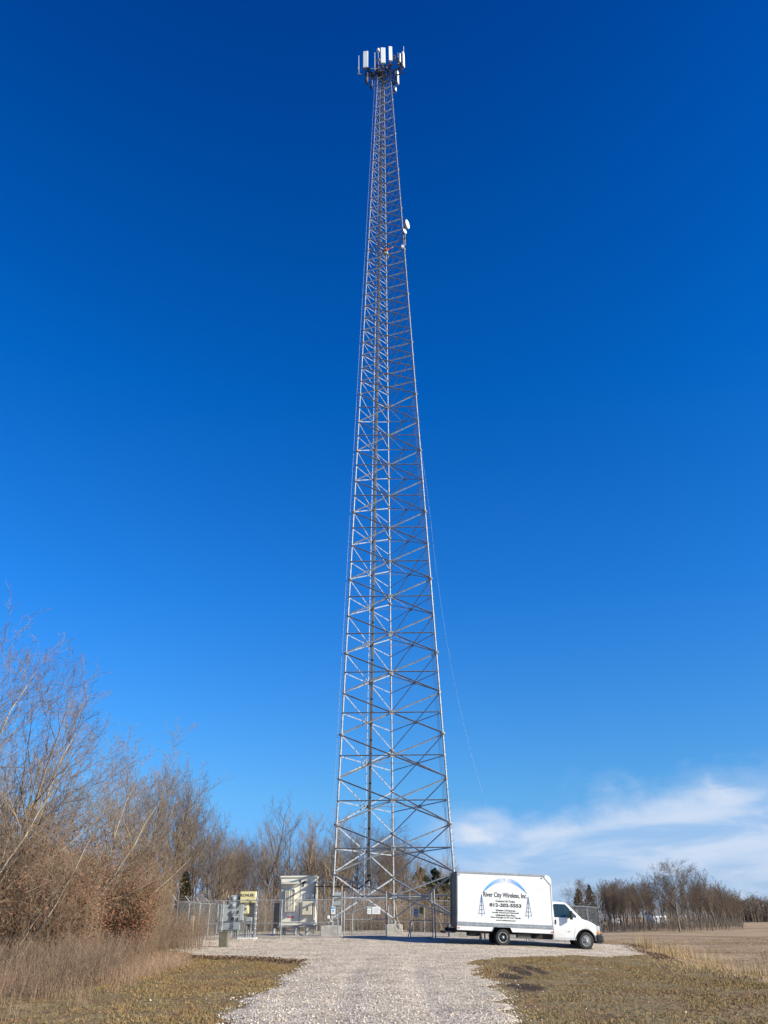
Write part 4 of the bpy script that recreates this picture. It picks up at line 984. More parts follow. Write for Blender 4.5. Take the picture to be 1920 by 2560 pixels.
# text helper
def text(s,size,x,z,y,m,parent,name,align='CENTER',sx_=1,bold=0,M=None):
    c=bpy.data.curves.new(name,'FONT'); c.body=s; c.size=size; c.align_x=align; c.align_y='CENTER'; c.extrude=.002; c.offset=bold
    o=bpy.data.objects.new(name,c); COL.objects.link(o); bpy.context.view_layer.update()
    me=bpy.data.meshes.new_from_object(o.evaluated_get(bpy.context.evaluated_depsgraph_get())); COL.objects.unlink(o); bpy.data.objects.remove(o)
    me.transform(Matrix.Scale(sx_,4,(1,0,0))); me.transform(Matrix.Rotation(math.pi/2,4,'X')); me.transform(Matrix.Translation((x,y,z)))
    me.materials.clear(); return link(name,me,m,parent)
text('KOHLER',.20,-.05,TSH*.66,-.181,BLK,TS,'maker_name',bold=.006)
# wooden marker post and utility pedestal in the weeds
p=at(477,2340,45); r_=root('wooden_post','short weathered wooden post standing in the weeds','post',(p.x,45,Hf(p.x,45)))
WOOD=mat('weathered_wood',(.34,.29,.20),.9,0,.2,8)
MB().box((0,0,.65),(.20,.16,1.5),bev=.02).build('post',WOOD,r_)
p=at(560,2345,44.5); r_=root('pedestal','low dark green utility pedestal at the end of the weeds','pedestal',(p.x,44.5,Hf(p.x,44.5)))
PG=mat('pedestal_green',(.13,.12,.085),.8); MB().box((0,0,.32),(.42,.40,.74),bev=.03).build('body',PG,r_); MB().box((0,0,.70),(.46,.44,.06),bev=.02).build('lid',PG,r_)

# beige shelter cabinet
YB=62.0
a=at(703,2191,YB); b=at(787,2313,YB); cw=b.x-a.x; ch=a.z-b.z; cc=Vector(((a.x+b.x)/2,YB+.8,b.z)); r_=root('equipment_shelter','tall beige equipment cabinet on a steel platform with louvred air unit','cabinet',cc)
def loc(px,py,Y=YB): p=at(px,py,Y); return p-cc
MB().box((0,0,ch/2),(cw,1.6,ch),bev=.03).build('body',BEIGE,r_)
MB().box((0,-.02,ch-.03),(cw+.12,1.72,.12),bev=.03).build('roof_cap',BEIGE,r_)
def fbox(name,px0,px1,pt,pb,dep,m,bev=.01,parent=None,proud=0):
    a=loc(px0,pt); b=loc(px1,pb); return MB().box(((a.x+b.x)/2,-.8-dep/2-proud,(a.z+b.z)/2),(b.x-a.x,dep,a.z-b.z),bev=bev).build(name,m,parent or r_)
fbox('left_door',705,747,2207,2305,.03,BEIGE)
fbox('right_door',752,783,2207,2305,.03,BEIGE)
fbox('door_gap',748.2,749.6,2200,2308,.012,mat('gap_shadow_grey',(.12,.12,.11),.8))
# awning
a=loc(703,2212); b=loc(748,2205); m=MB(); m.box(((a.x+b.x)/2,-.98,a.z+.10),(b.x-a.x,.36,.05),M=Matrix.Rotation(R(12),3,'X')); m.build('awning',BEIGE,r_)
ac=fbox('air_unit',715,737,2222,2279,.32,BEIGE,.02)
GRL=mat('grille_tan',(.36,.32,.20),.7)
fbox('grille',719,735,2224,2276,.02,GRL,.004,ac,.32)
for q in range(1,8): 
    y_=2224+52*q/8; fbox('grille_bar',719,735,y_-.4,y_+.4,.012,BEIGE,0,ac,.34)
for x_ in(724.3,729.6): fbox('grille_bar',x_-.4,x_+.4,2224,2276,.012,BEIGE,0,ac,.345)
fbox('notice',717,736,2281,2291,.012,SIGNW,0,None,.03); fbox('notice_band',719,735,2291,2294.5,.012,REDP,0,None,.03)
fbox('battery_box',757,780,2253,2287,.38,BEIGE2,.02); fbox('battery_box_handle',769,771,2268,2276,.03,BLACKP,0,None,.38)
fbox('breaker_box',780,791,2236,2258,.30,SIGNW,.02); fbox('breaker_window',782,789,2241,2253,.01,GREYC,0,None,.30)
for x_,y0,y1 in((783,2258,2300),(787,2258,2296)): a=loc(x_,y0);b=loc(x_,y1); MB().tube((a.x,-.95,a.z),(b.x,-.95,b.z),.025,n=6).build('conduit',GALVD,r_)
# black shape put on the top right in place of a cabling shadow
a=loc(760,2206); MB().box((a.x,-.84,a.z),(.30,.05,.14),M=Matrix.Rotation(R(-25),3,'Y')).box((a.x-.02,-.86,a.z-.16),(.06,.05,.22)).build('cable_shadow_shape',BLACKP,r_)
gz=Hf(cc.x,cc.y)-cc.z
for sx_ in(-.42,.0,.42):
    for sy_ in(-.6,.6): MB().box((sx_*cw,sy_,gz/2-.06),(.12,.12,-gz-.1)).build('platform_leg',GALV,r_)
MB().box((0,0,-.06),(cw*1.08,1.7,.1),bev=.01).build('platform',GALVD,r_)
for z in(-.25,-.42): MB().tube((-.35*cw,-.9,z),(.1*cw,-.9,z),.02,n=6).build('step_rail',GALV,r_)
MB().box((-.12*cw,-1.25,gz+.24),(1.0,.30,.05)).box((-.12*cw-.45,-1.25,gz+.1),(.05,.3,.3)).box((-.12*cw+.45,-1.25,gz+.1),(.05,.3,.3)).build('step',GALVD,r_)
for px_,lb in((684,'left'),(737,'middle'),(766,'right')):
    p=at(px_,2338,60.5); r2=root('conduit_stub','short galvanised conduit stub on the ground, %s one in front of the beige cabinet'%lb,'pipe',(p.x,60.5,Hf(p.x,60.5)),0,'conduit stubs'); MB().tube((0,0,-.05),(0,0,.42),.10,n=12).build('pipe',GALV,r2); MB().tube((0,0,.42),(0,0,.46),.13,n=12).build('cap',GALVD,r2)
p=at(689,2338,63.5); r2=root('disconnect_rack','dark backed box on posts left of the beige cabinet','box',(p.x,63.5,Hf(p.x,63.5)))
a=at(684,2258,63.5); b=at(694,2322,63.5); MB().box((0,0,(a.z+b.z)/2-r2.location.z),(b.x-a.x,.2,a.z-b.z),bev=.01).build('case',DARK,r2)
for s in(-.1,.1): MB().tube((s,.1,-.05),(s,.1,2.2),.03,n=6).build('post',GALVD,r2)

# ice bridge
r_=root('cable_bridge','overhead cable bridge carrying black cables from the beige cabinet to the tower','cable bridge',(at(809,2330,61.5).x,61.5,Hf(at(809,2330,61.5).x,61.5))); Or=r_.location
for px_,Y_,pt in((809,61.6,2196),(881,61.9,2194)):
    p=at(px_,2300,Y_); t=at(px_,pt,Y_); MB().tube((p.x,Y_,Hf(p.x,Y_)-.1),(p.x,Y_,t.z),.05,n=10).build('post',GALV,r_,Or)
a=at(786,2207,61.8); b=at(903,2205,61.8)
for dy in(-.25,.25): MB().tube(a+Vector((0,dy,0)),b+Vector((0,dy,0)),.03,n=6).build('bridge_rail',GALVD,r_,Or)
MB().box((a+b)/2+Vector((0,0,.03)),((b-a).length,.52,.02)).build('grating',GALVD,r_,Or)
m=MB()
cb=lad(ZB+2.9,.1,.2)
for q in range(6):
    o_=Vector((0,-.2+.08*q,0)); m.path([at(786,2226,61.8)+o_+Vector((.05,0,-.55)),at(789,2217,61.8)+o_,at(800,2216,61.8)+o_,at(830,2217,61.8)+o_,at(882,2217,61.8)+o_,at(897,2222,61.8)+o_,cb+Vector((.03*q,0,-.12)),cb+Vector((.03*q,0,.3))],.035,6)
m.build('cables',CABLE,r_,Or)
# boxes near the left leg
for nm,lb,px0,px1,pt,pb,Y_,mm in(('junction_box','upper light grey box on post beside the left tower leg',833,851,2230,2247,58.9,GALV),('junction_box','lower light grey box on the post beside the left tower leg',833,851,2252,2264,58.9,GALV)):
    r2,w_,h_=cabinet(nm,lb,px0,px1,pt,pb,Y_,.2,mm,'box'); MB().box((0,-.105,h_/2),(w_*.85,.012,h_*.85)).build('cover',GREYC,r2)
p=at(842,2335,59.1); r2=root('steel_post','thin galvanised post holding grey boxes beside the left tower leg','post',(p.x,59.1,Hf(p.x,59.1))); MB().tube((0,0,-.05),(0,0,2.75),.035,n=8).build('pipe',GALV,r2); MB().box((-.02,-.06,1.65),(.62,.04,.05)).build('strut',GALV,r2)
p=at(842,2340,55.6); r2=root('hose_post','short bent pipe with coiled cable at foot of the left tower leg','pipe',(p.x,55.6,Hf(p.x,55.6)))
MB().path([(.05,0,-.05),(.05,0,.85),(.0,0,1.0),(-.15,0,1.08),(-.25,0,1.02)],.03,8).build('pipe',GALV,r2)
m=MB(); 
for q in range(3): m.path([(-.2+.24*math.cos(t),.02*q,1.0+.24*math.sin(t)+.02*q) for t in np.linspace(0,6.28,15)],.014,5)
m.build('coiled_cable',GALVD,r2)
p=at(821,2293,57.0); r2=root('floodlight','small white floodlight clamped low on the left tower leg','lamp',p); MB().box((0,0,0),(.16,.14,.2),bev=.03).build('housing',WHITE,r2); MB().lathe((0,-.07,0),(0,-1,0),[(0,.07),(.04,.085),(.05,.07)],12).build('lens',WHITE,r2)
p=at(1108,2335,63); q_=at(1090,2290,63.6); m=MB(); m.tube(p,at(1095,2292,62.5),.03,n=6); tag(m.build('leaning_pole',WOOD),'pale wooden pole leaning in the compound left of the truck','pole')
m=MB(); a=at(1019,2347,52.6); b=at(1030,2306,53.2); m.tube(a,b,.03,n=6); tag(m.build('gate_prop',GALVD),'slanting metal prop against the inner gate upright','prop')
m=MB(); P=[at(x_,y_,64.0) for x_,y_ in((989,2258),(991,2278),(994,2300),(999,2310),(1003,2320))]; m.path(P,.02,6); tag(m.build('ground_cable',mat('pale_cable',(.55,.47,.34),.6)),'pale hanging cable beside the far middle tower leg','cable')
tag(MB().box((at(560,2333,73).x+7,72.5,Hf(-6,72.5)+.06),(16,.14,.18)).build('timber_edging',WOOD),'long timber edging board at the foot of the back fence','edging')

# ---------------------------------------------------------------- box truck
TR=root('box_truck','white box truck with blue arch logo parked on the gravel beside the tower','truck',(0,0,0))
PITCH=R(2.75); YAW=R(3.0)
TR.rotation_mode='XYZ'
xr=at(1143,2300,48.0).x
MR=Matrix.Rotation(YAW,4,'Z')@Matrix.Rotation(PITCH,4,'Y')
# wheel contact: rear wheel x=2.45, front x=6.94 in truck coordinates
TZ=Hf(xr+2.45,48.3)+.035+2.45*math.sin(PITCH)
TR.matrix_world=Matrix.Translation((xr-.07,48.0,TZ-.03))@MR@Matrix.Diagonal((1.018,1.02,1.045,1))
# local: x forward, y away from camera (0 = near side of the box), z up from the tyre contact plane
BW=2.34
def TB(mb,name,m,parent=None,sm=False): return mb.build(name,m,parent or TR,None,sm)
# box body with rounded upper front corner
rad_=.30; prof=[(0,.94),(5.17,.94),(5.17,3.42-rad_)]+[(5.17-rad_+rad_*math.cos(t),3.42-rad_+rad_*math.sin(t)) for t in np.linspace(.15,math.pi/2,7)]+[(0,3.42)]
box=TB(MB().prism(prof,.0,BW),'cargo_box',BOXW)
# aluminium rails
TB(MB().box((2.42,-.012,3.385),(4.85,.03,.085)).box((2.42,BW+.012,3.385),(4.85,.03,.085)),'roof_rail',ALU,box)
TB(MB().box((.03,-.008,2.18),(.06,.024,2.46)),'corner_post',ALU,box)
TB(MB().box((5.155,-.006,2.05),(.05,.02,2.2)),'front_corner_post',BOXW,box)
fc=[(4.80,3.40),(4.92,3.415),(5.05,3.37),(5.13,3.28),(5.165,3.14),(5.165,2.98)]
TB(MB().prism([(4.80,3.40),(4.92,3.42),(5.06,3.38),(5.14,3.29),(5.18,3.14),(5.18,2.96),(5.13,2.96),(4.82,3.30)],-.018,.0),'corner_cap',BOXW,box)
m=MB(); m.path([(4.78,-.02,3.34),(4.82,-.02,3.28),(5.12,-.02,2.97),(5.17,-.02,2.95)],.008,5); TB(m,'corner_seam',ALU,box)
TB(MB().box((2.6,-.012,.955),(5.15,.028,.19)),'lower_rail',ALU,box)
for z_ in(1.0,.91): TB(MB().box((2.6,-.028,z_),(5.13,.006,.018)),'rail_groove',mat('rail_groove_grey',(.22,.24,.26),.6),box)
for nm_,pl in(('rear_skirt',[(.0,.86),(.0,.66),(1.86,.66),(1.97,.86)]),('front_skirt',[(2.86,.86),(2.97,.66),(5.17,.66),(5.17,.86)])):
    TB(MB().prism(pl,-.012,.02),nm_,BOXW,box)
    TB(MB().path([(x_,-.016,z_) for x_,z_ in(pl[0],pl[1],pl[2],pl[3])] if nm_[0]=='r' else [(x_,-.016,z_) for x_,z_ in(pl[0],pl[1],pl[2],pl[3])],.014,5),'skirt_trim',ALU,box)
for x_,z_ in((.13,3.26),(4.66,3.26)): TB(MB().box((x_,-.02,z_),(.055,.02,.04)),'marker_lamp',BLACKP,box)
for x_,z_ in((.10,.76),(5.09,.74)): TB(MB().box((x_,-.022,z_),(.09,.02,.05)),'side_reflector',REDP,box)
# panel seams
TB(MB().box((5.175,BW/2,2.05),(.01,BW-.1,2.0)),'front_panel',BOXW,box)
# rear: frame and roll door
TB(MB().box((-.03,.05,2.05),(.06,.10,2.7)).box((-.03,BW-.05,2.05),(.06,.10,2.7)).box((-.03,BW/2,3.33),(.06,BW,.16)).box((-.03,BW/2,.86),(.06,BW,.18)),'rear_frame',DARK,box)
rd=TB(MB().box((-.012,BW/2,2.08),(.02,BW-.2,2.3)),'roll_door',DARK,box)
TB(MB().box((-.35,BW/2,.55),(.55,2.1,.06)).box((-.62,BW/2,.54),(.05,2.2,.12)).box((-.2,.4,.65),(.4,.06,.2)).box((-.2,BW-.4,.65),(.4,.06,.2)),'rear_bumper',CHAS)
for y_ in(.18,BW-.18): TB(MB().box((-.07,y_,.78),(.02,.16,.08)),'tail_light',REDP)
# underbody
TB(MB().box((2.9,BW/2,.80),(5.8,.9,.16)).box((2.9,BW/2-.42,.66),(5.8,.08,.2)).box((2.9,BW/2+.42,.66),(5.8,.08,.2)).box((2.45,BW/2,.42),(.25,1.6,.22)).box((1.0,BW/2,.55),(.5,1.2,.3)).box((4.7,BW/2,.5),(.9,1.4,.22)),'chassis_frame',CHAS)
TB(MB().box((.95,.35,.55),(.55,.45,.22),bev=.02),'underbody_box',CHAS)
TB(MB().box((3.6,.35,.50),(.72,.45,.20),bev=.02),'fuel_tank',mat('dull_tank_metal',(.10,.10,.085),.6,.2))
TB(MB().box((1.25,.15,.42),(.04,.3,.34)).box((1.50,.15,.42),(.03,.3,.26)),'rear_mud_bracket',CHAS)
TB(MB().prism([(1.97,.86),(1.90,.72),(2.0,.97),(2.9,.97),(2.95,.72),(2.86,.86)],.05,.6),'wheel_housing',CHAS)
# wheels
def wheel(x,y,side,front,r=.40,wd=.24):
    "side -1 faces the camera"
    ax=Vector((0,side,0)); c=Vector((x,y,r))
    wr=TB(MB().lathe(c-ax*wd/2,ax,[(0,r*.62),(0,r*.90),(.03,r*.985),(.07,r),(wd-.07,r),(wd-.03,r*.985),(wd,r*.90),(wd,r*.60),(wd-.17,r*.585)],32,False),'wheel',RUB,None,True)
    rim=MB().lathe(c+ax*(wd/2-.02),ax,[(-.06,r*.55),(.0,r*.57),(.022,r*.62),(.03,r*.60),(.024,r*.54),(-.04,r*.50)],28,False)
    TB(rim,'rim_lip',GALV,wr,True)
    if front:
        TB(MB().lathe(c+ax*(wd/2-.05),ax,[(0,r*.56),(.02,r*.54),(.05,r*.40),(.035,r*.30),(.075,r*.22),(.10,r*.20),(.13,r*.12),(.135,.01)],24),'rim',GALV,wr,True)
    else:
        TB(MB().lathe(c+ax*(wd/2-.16),ax,[(0,r*.56),(.01,r*.5),(.02,r*.35)],24),'rim',DARK,wr,True)
        TB(MB().lathe(c+ax*(wd/2-.13),ax,[(0,r*.20),(.11,r*.19),(.14,r*.12),(.145,.01)],16),'hub',GALV,wr,True)
    m=MB(); n_=8
    for q in range(n_):
        a=q*2*math.pi/n_; rr_=r*(.34 if front else .30); m.tube(c+ax*(wd/2-.03)+Vector((math.cos(a)*rr_,0,math.sin(a)*rr_)),c+ax*(wd/2+(.03 if front else -.07))+Vector((math.cos(a)*rr_,0,math.sin(a)*rr_)),.028,n=7)
    TB(m,'wheel_studs',GALV if front else DARK,wr)
    m=MB()
    for q in range(6):
        a=q*2*math.pi/6+.3; m.box(c+ax*(wd/2-.012)+Vector((math.cos(a)*r*.47,0,math.sin(a)*r*.47)),(.06,.01,.06))
    TB(m,'rim_slots',BLACKP,wr)
for y_,s in((.16,-1),(.45,-1),(BW-.45,1),(BW-.16,1)): wheel(2.45,y_,s,False)
for y_,s in((.30,-1),(BW-.30,1)): wheel(6.94,y_,s,True)
TB(MB().tube((6.94,.4,.4),(6.94,BW-.4,.4),.07,n=8).tube((2.45,.3,.4),(2.45,BW-.3,.4),.09,n=8),'axles',CHAS)
# cab loft
yc=BW/2
st=[ # x, zbot, ztop, half width belt, half width top
 (5.20,.42,2.16,.98,.80),(5.45,.42,2.19,.99,.80),(5.8,.42,2.19,.99,.79),(6.02,.42,2.15,.99,.77),(6.12,.42,2.08,.99,.77),(6.30,.42,1.92,.99,.80),(6.50,.42,1.735,.98,.84),(6.70,.42,1.55,.97,.88),(6.82,.42,1.435,.965,.90),
 (6.95,.42,1.40,.96,.88),(7.15,.42,1.355,.95,.86),(7.35,.42,1.29,.93,.82),(7.50,.42,1.21,.91,.78),(7.60,.42,1.12,.89,.74),(7.68,.44,1.02,.87,.74),(7.72,.46,.90,.85,.76)]
xs_=[];
def arch(x):
    d=abs(x-6.94); 
    return .40+math.sqrt(max(0,.52**2-d*d)) if d<.52 else 0
fine=np.unique(np.concatenate([[s[0] for s in st],np.linspace(6.42,7.46,27)]))
def lerp_st(x):
    for a,b in zip(st[:-1],st[1:]):
        if a[0]<=x<=b[0]+1e-9:
            t=(x-a[0])/(b[0]-a[0]); return [a[i]+(b[i]-a[i])*t for i in range(5)]
mb=MB(); rings=[]
for x in fine:
    _,zb,zt,hb,ht=lerp_st(x); zb2=max(zb,arch(x)); belt=min(1.40,zt-.10); 
    pts=[(hb*.96,zb2),(hb*.985,max(zb2+.02,.60)),(hb,max(zb2+.04,.95)),(hb*.995,max(belt,zb2+.06))]
    zz_=zt-.10 if zt>1.5 else zt-.05
    if zt>1.5: pts+=[(hb+(ht-hb)*.45,belt+(zz_-belt)*.5),(ht*1.02,zz_-.02)]
    else: pts+=[(hb*.99,max(belt+.01,zb2+.07)),(hb*.975,zt-.06)]
    pts+=[(ht*.97,zt-.035),(ht*.85,zt-.008),(ht*.45,zt+.008),(0,zt+.012)]
    ring=[Vector((x,yc-a,b)) for a,b in pts]+[Vector((x,yc+a,b)) for a,b in reversed(pts[:-1])]
    rings.append(ring)
nr=len(rings[0])
for r0 in rings: mb.v+=r0
for q in range(len(rings)-1):
    for k in range(nr-1): mb.f.append((q*nr+k,q*nr+k+1,(q+1)*nr+k+1,(q+1)*nr+k))
mb.f.append(tuple(range(nr))); mb.f.append(tuple((len(rings)-1)*nr+k for k in reversed(range(nr))))
cab=TB(mb,'cab_body',PAINT,None,True)
TB(MB().box((6.94,yc,.75),(1.0,1.55,.6)),'wheel_well',CHAS)
# wheel arch lip
m=MB(); m.path([(6.94+.53*math.cos(t),yc-.975,.40+.53*math.sin(t)) for t in np.linspace(.1,math.pi-.1,18)],.022,6); TB(m,'wheel_arch_lip',BLACKP,cab)
def side_pt(x,z,s,o=.004):
    _,zb,zt,hb,ht=lerp_st(x); belt=1.40
    zz_=zt-.10
    if z<=belt: y=hb
    else:
        md=belt+(zz_-belt)*.5
        y=hb*.995+(hb+(ht-hb)*.45-hb*.995)*(z-belt)/(md-belt) if z<md else (hb+(ht-hb)*.45)+(ht*1.02-(hb+(ht-hb)*.45))*(z-md)/(zz_-.02-md)
    return Vector((x,yc+s*(y+o),z))
WG=[(5.30,1.45),(5.30,2.02),(5.34,2.06),(5.95,2.06),(6.03,1.99),(6.17,1.85),(6.17,1.45)]
VG=[(6.21,1.46),(6.21,1.82),(6.50,1.54),(6.50,1.50)]
for s in(-1,1):
    for nm_,pl in(('door_window',WG),('quarter_window',VG)):
        # triangulate as fan columns following the curved side
        m=MB(); cols=np.linspace(min(p[0] for p in pl),max(p[0] for p in pl),9)
        def top_(x):
            best=1.46
            for (x0,z0_),(x1,z1_) in zip(pl,pl[1:]+pl[:1]):
                if min(x0,x1)-1e-6<=x<=max(x0,x1)+1e-6 and abs(x1-x0)>1e-6: best=max(best,z0_+(z1_-z0_)*(x-x0)/(x1-x0))
                elif abs(x1-x0)<=1e-6 and abs(x-x0)<1e-6: best=max(best,z0_,z1_) if nm_=='door_window' and x<5.5 else best
            return best
        for x0,x1 in zip(cols[:-1],cols[1:]):
            for f0,f1 in((0,.5),(.5,1)):
                b0=1.455
                m.quad(*[side_pt(x,b0+(top_(x)-b0)*f,s) for x,f in((x0,f0),(x1,f0),(x1,f1),(x0,f1))])
        TB(m,nm_,GLASS,cab)
    # trims
    m=MB(); m.path([side_pt(x,z,s,.008) for x,z in WG+[WG[0]]],.012,5); TB(m,'window_frame',BLACKP,cab)
    m=MB(); m.path([side_pt(x,z,s,.0) for x,z in((5.27,.50),(5.27,2.08))],.006,4); m.path([side_pt(x,z,s,.0) for x,z in((6.40,.98),(6.40,1.42),(6.18,1.86))],.006,4); m.path([side_pt(x,z,s,0) for x,z in((5.27,.50),(6.32,.50),(6.40,.98))],.006,4); TB(m,'door_seam',ALU,cab)
    TB(MB().box(side_pt(5.34,1.22,s,.02),(.07,.03,.22),bev=.01),'door_handle',BLACKP,cab)
    TB(MB().box(side_pt(6.05,.80,s,.006),(.13,.01,.025)),'badge',ALU,cab)
    TB(MB().box(side_pt(6.16,1.56,s,.26),(.14,.20,.42),bev=.04).tube(side_pt(6.20,1.50,s,.0),side_pt(6.16,1.52,s,.24),.03,n=6),'side_mirror',BLACKP,cab)
# windshield
m=MB()
for a,b in zip(st[4:8],st[5:9]):
    for f0,f1 in((-1,-.45),(-.45,0),(0,.45),(.45,1)):
        def wp(sx,f):
            z=sx[2]+(.012 if abs(f)<.01 else .008*(1-abs(f)))+.006
            return (sx[0]+.004,yc+f*sx[4]*.90,z+(0 if abs(f)<.9 else -.01))
        m.quad(wp(a,f0),wp(b,f0),wp(b,f1),wp(a,f1))
TB(m,'windscreen',GLASS,cab)
# front end
TB(MB().box((7.80,yc,.56),(.22,1.92,.34),bev=.05),'front_bumper',BLACKP)
TB(MB().box((7.70,yc-.86,.56),(.34,.24,.32),bev=.05).box((7.70,yc+.86,.56),(.34,.24,.32),bev=.05),'bumper_corner',BLACKP)
TB(MB().box((7.70,yc,.36),(.3,1.7,.12),bev=.02),'air_dam',mat('grey_plastic',(.12,.13,.14),.6))
TB(MB().box((7.735,yc,.90),(.05,1.05,.30),bev=.02),'grille',BLACKP)
AMB=mat('amber_lens',(.85,.28,.02),.2,0,.03); LENS=mat('headlamp_lens',(.55,.58,.62),.08,0,.05,spec=.8)
for s in(-1,1):
    hl=TB(MB().box((7.64,yc+s*.78,.98),(.20,.26,.26),bev=.04),'headlight',LENS); TB(MB().box((7.56,yc+s*.885,1.0),(.06,.02,.16)),'reflector_bowl',BLACKP,hl)
    TB(MB().box((7.65,yc+s*.79,.80),(.20,.26,.11),bev=.03),'turn_signal',AMB)
# --- side artwork, on the near side of the box (y<0)
ART=bpy.data.objects.new('side_lettering',None); COL.objects.link(ART); ART.parent=TR
def zx(X,Y_): # zoom pixel of the logo crop -> truck x,z
    px_=1100+X/3.607; py_=2150+Y_/3.607
    pw=at(px_,py_,48.15); v=TR.matrix_world.inverted()@pw
    # intersect the ray with local plane y=-.004
    c0=TR.matrix_world.inverted()@Vector((0,0,CAMZ)); d=v-c0; t=(-.004-c0.y)/d.y; q=c0+d*t; return q.x,q.z
bpy.context.view_layer.update()
def ink(name,col): return mat(name,col,.5,0,.03)
BK=ink('vinyl_black',(.012,.012,.015))
def tl(s,xc,zc,width,hgt,name,bold=0,m=BK):
    o=text(s,1.0,0,0,0,m,box,name,bold=bold); me=o.data; co_=np.array([v.co[:] for v in me.vertices]); mn=co_.min(0); mxx=co_.max(0)
    sx_=width/(mxx[0]-mn[0]); sz_=hgt/(mxx[2]-mn[2]) if hgt else sx_
    for v in me.vertices: v.co=Vector(((v.co.x-(mn[0]+mxx[0])/2)*sx_+xc,(-.008 if v.co.y<0 else -.003),(v.co.z-(mn[2]+mxx[2])/2)*sz_+zc))
    return o
def zline(s,X0,X1,Yc_l,Yc_r,hpx,name,bold=0,m=BK):
    x0,z0_=zx(X0,Yc_l); x1,z1_=zx(X1,Yc_r); tl(s,(x0+x1)/2,(z0_+z1_)/2,x1-x0,hpx/189,name,bold,m)
zline('River City Wireless, Inc.',392,785,318,328,56,'company_lettering',.012)
zline('Contact Us Today',503,677,372,378,23,'contact_lettering',.02)
zline('812-202-5553',448,733,404,414,31,'phone_lettering',.03)
zline('Wireless LTE Internet',503,680,452,459,15,'service_lettering',.02)
zline('Locally Owned and Operated',472,711,472,482,17,'service_lettering',.02)
zline('Unlimited Data Plans',505,681,495,503,15,'service_lettering',.02)
zline('Data Packages to Fit Your Needs',458,728,517,526,17,'service_lettering',.02)
zline('www.rcwinternet.com',503,683,541,549,12,'web_address_lettering',.02)
# arch: crescent in three blues, subdivided with gradient material
def arch_mat():
    m=bpy.data.materials.new('vinyl_arch_blue'); m.use_nodes=True; t=m.node_tree; b=t.nodes['Principled BSDF']; b.inputs['Roughness'].default_value=.5
    tcn=N(t,'ShaderNodeTexCoord'); s=N(t,'ShaderNodeSeparateXYZ'); t.links.new(tcn.outputs['Object'],s.inputs[0])
    xa=zx(378,300)[0]; xb=zx(790,312)[0]; mr=N(t,'ShaderNodeMapRange'); mr.inputs[1].default_value=xa; mr.inputs[2].default_value=xb; t.links.new(s.outputs[0],mr.inputs[0])
    r=N(t,'ShaderNodeValToRGB'); e=r.color_ramp.elements; e[0].color=(.05,.22,.42,1); e[1].color=(.05,.22,.42,1)
    for p,c in((.15,(.10,.38,.68,1)),(.38,(.42,.52,.70,1)),(.48,(.72,.70,.76,1)),(.56,(.66,.66,.78,1)),(.68,(.28,.42,.72,1)),(.85,(.09,.34,.66,1))): q=e.new(p); q.color=c
    t.links.new(mr.outputs[0],r.inputs[0]); t.links.new(r.outputs[0],b.inputs['Base Color']); return m
A0=[(378,300),(420,240),(470,195),(520,172),(580,162),(640,172),(700,205),(750,255),(790,312)]
A1=[(378,300),(430,258),(480,225),(530,207),(580,201),(635,207),(690,232),(740,268),(790,312)]
def dense(P,n=5):
    o=[]; P=[Vector((*p,0)) for p in P]
    for i in range(len(P)-1):
        p0=P[max(i-1,0)];p1=P[i];p2=P[i+1];p3=P[min(i+2,len(P)-1)]
        for t in np.linspace(0,1,n,endpoint=False): q=.5*((2*p1)+(p2-p0)*t+(2*p0-5*p1+4*p2-p3)*t*t+(3*p1-p0-3*p2+p3)*t**3); o.append((q.x,q.y))
    o.append((P[-1].x,P[-1].y)); return o
m=MB(); a_=dense(A0); b_=dense(A1)
for q in range(len(a_)-1): m.quad(*[(zx(*p)[0],-.005,zx(*p)[1]) for p in(a_[q],a_[q+1],b_[q+1],b_[q])])
TB(m,'arch_emblem',arch_mat(),box)
cxx,czz=zx(578,182); TB(MB().box((cxx,-.009,czz),(.014,.004,.15)).box((cxx,-.009,czz+.035),(.07,.004,.014)),'cross_emblem',BK,box)
BL1=ink('vinyl_tower_blue',(.06,.14,.30))
for cx0,topy,bx0,bx1,by in((375,308,350,405,490),(795,330,773,830,512)):
    m=MB()
    def L(p,q,wd): 
        a=Vector((zx(*p)[0],0,zx(*p)[1])); b=Vector((zx(*q)[0],0,zx(*q)[1])); d=(b-a).normalized(); n_=Vector((-d.z,0,d.x))*wd/2; y=-.009; m.quad(*[(v.x,y,v.z) for v in(a-n_,b-n_,b+n_,a+n_)])
    tp=(cx0,topy); L(tp,(bx0,by),.018); L(tp,(bx1,by+3),.018); L(tp,(cx0+4,by+17),.024)
    for f in(.34,.55,.74,.93):
        lx=cx0+(bx0-cx0)*f; rx=cx0+(bx1-cx0)*f; yy=topy+(by-topy)*f; L((lx,yy),(cx0+4*f,yy+9*f),.02); L((rx,yy+1),(cx0+4*f,yy+9*f),.02)
    TB(m,'tower_emblem',BL1,box)
bpy.data.objects.remove(ART)

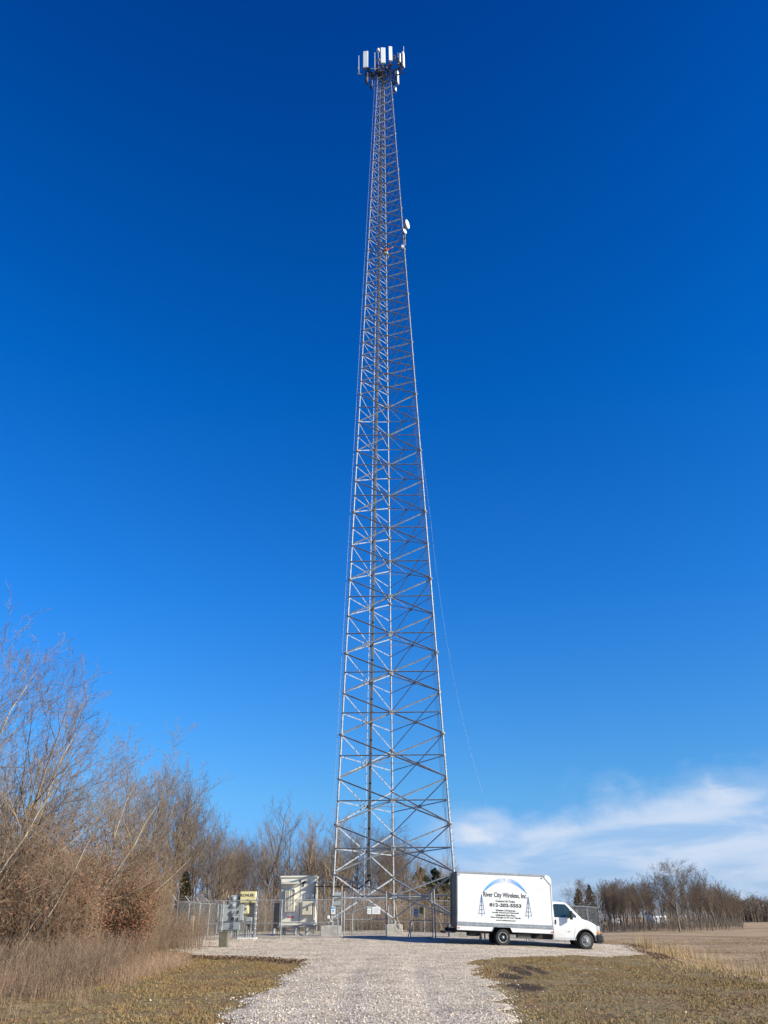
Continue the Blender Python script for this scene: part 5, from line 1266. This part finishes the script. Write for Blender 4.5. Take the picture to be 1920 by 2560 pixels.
# ---------------------------------------------------------------- far houses
def house(label,px0,px1,pb,pt,Y,m,rm,dep=7):
    a=at(px0,pb,Y); b=at(px1,pb,Y); z0_=Hf((a.x+b.x)/2,Y); w_=b.x-a.x; h=(at(px0,pt,Y).z-a.z); r_=root('house',label,'house',((a.x+b.x)/2,Y,z0_),0,'far houses')
    MB().box((0,dep/2,h/2),(w_,dep,h+.4)).build('wall',m,r_)
    rf=MB(); rf.v=[Vector(p) for p in((-w_/2-.3,-.3,h+.15),(w_/2+.3,-.3,h+.15),(w_/2+.3,dep+.3,h+.15),(-w_/2-.3,dep+.3,h+.15),(-w_/2-.3,dep/2,h+1.5),(w_/2+.3,dep/2,h+1.5))]; rf.f=[(0,1,5,4),(2,3,4,5),(0,4,3),(1,2,5),(0,3,2,1)]; rf.build('roof',rm,r_)
    for q in(-.28,.1): fr=MB().box((q*w_,-.03,h*.55),(w_*.13,.06,h*.35)).build('window',SIGNW,r_); MB().box((q*w_,-.07,h*.55),(w_*.10,.03,h*.28)).build('pane',GLASS,fr)
    MB().box((.33*w_,-.03,h*.38),(w_*.11,.06,h*.76)).build('door',mat('house_door',(.2,.12,.08),.6),r_)
RF=mat('grey_shingle',(.16,.15,.15),.9); HW=mat('white_siding',(.78,.78,.78),.7,0,.03); HT=mat('cream_siding',(.62,.56,.46),.7,0,.04)
house('low cream shed nearest the right fence post, far across the field',1503,1524,2301,2292,215,HT,RF)
house('small white house left of the tree clump across the field',1532,1556,2299,2285,225,HW,RF)
house('white trailer seen between the trunks in the middle of the clump',1635,1668,2303,2284,235,HW,RF)
# leaf litter along the left gravel edge
LITM=mat('brown_litter',(.20,.115,.06),.9,0,.2,1,col2=(.07,.04,.025),island=.8)
px,py=region(9000,[(-9.6,36.4),(-6.2,34.4),(-3.2,31.6),(-2.9,33.0),(-5.4,35.6),(-9.2,38.2)])
P=np.stack([px,py,H(px,py)+.03+.05*rng.random(len(px))],1); tag(link('leaf_litter',leaves_mesh('ll',P,.035),LITM),'brown leaf litter heaped along the gravel edge','leaves',kind='stuff')
px,py=region(3000,[(13.3,52),(14.4,52),(14.2,46),(12.9,39.5),(11.6,39),(12.9,44.5)])
P=np.stack([px,py,H(px,py)+.03+.04*rng.random(len(px))],1); tag(link('bank_litter',leaves_mesh('bl',P,.035),LITM),'dark dead plants along the gravel bank beyond the truck','leaves',kind='stuff')
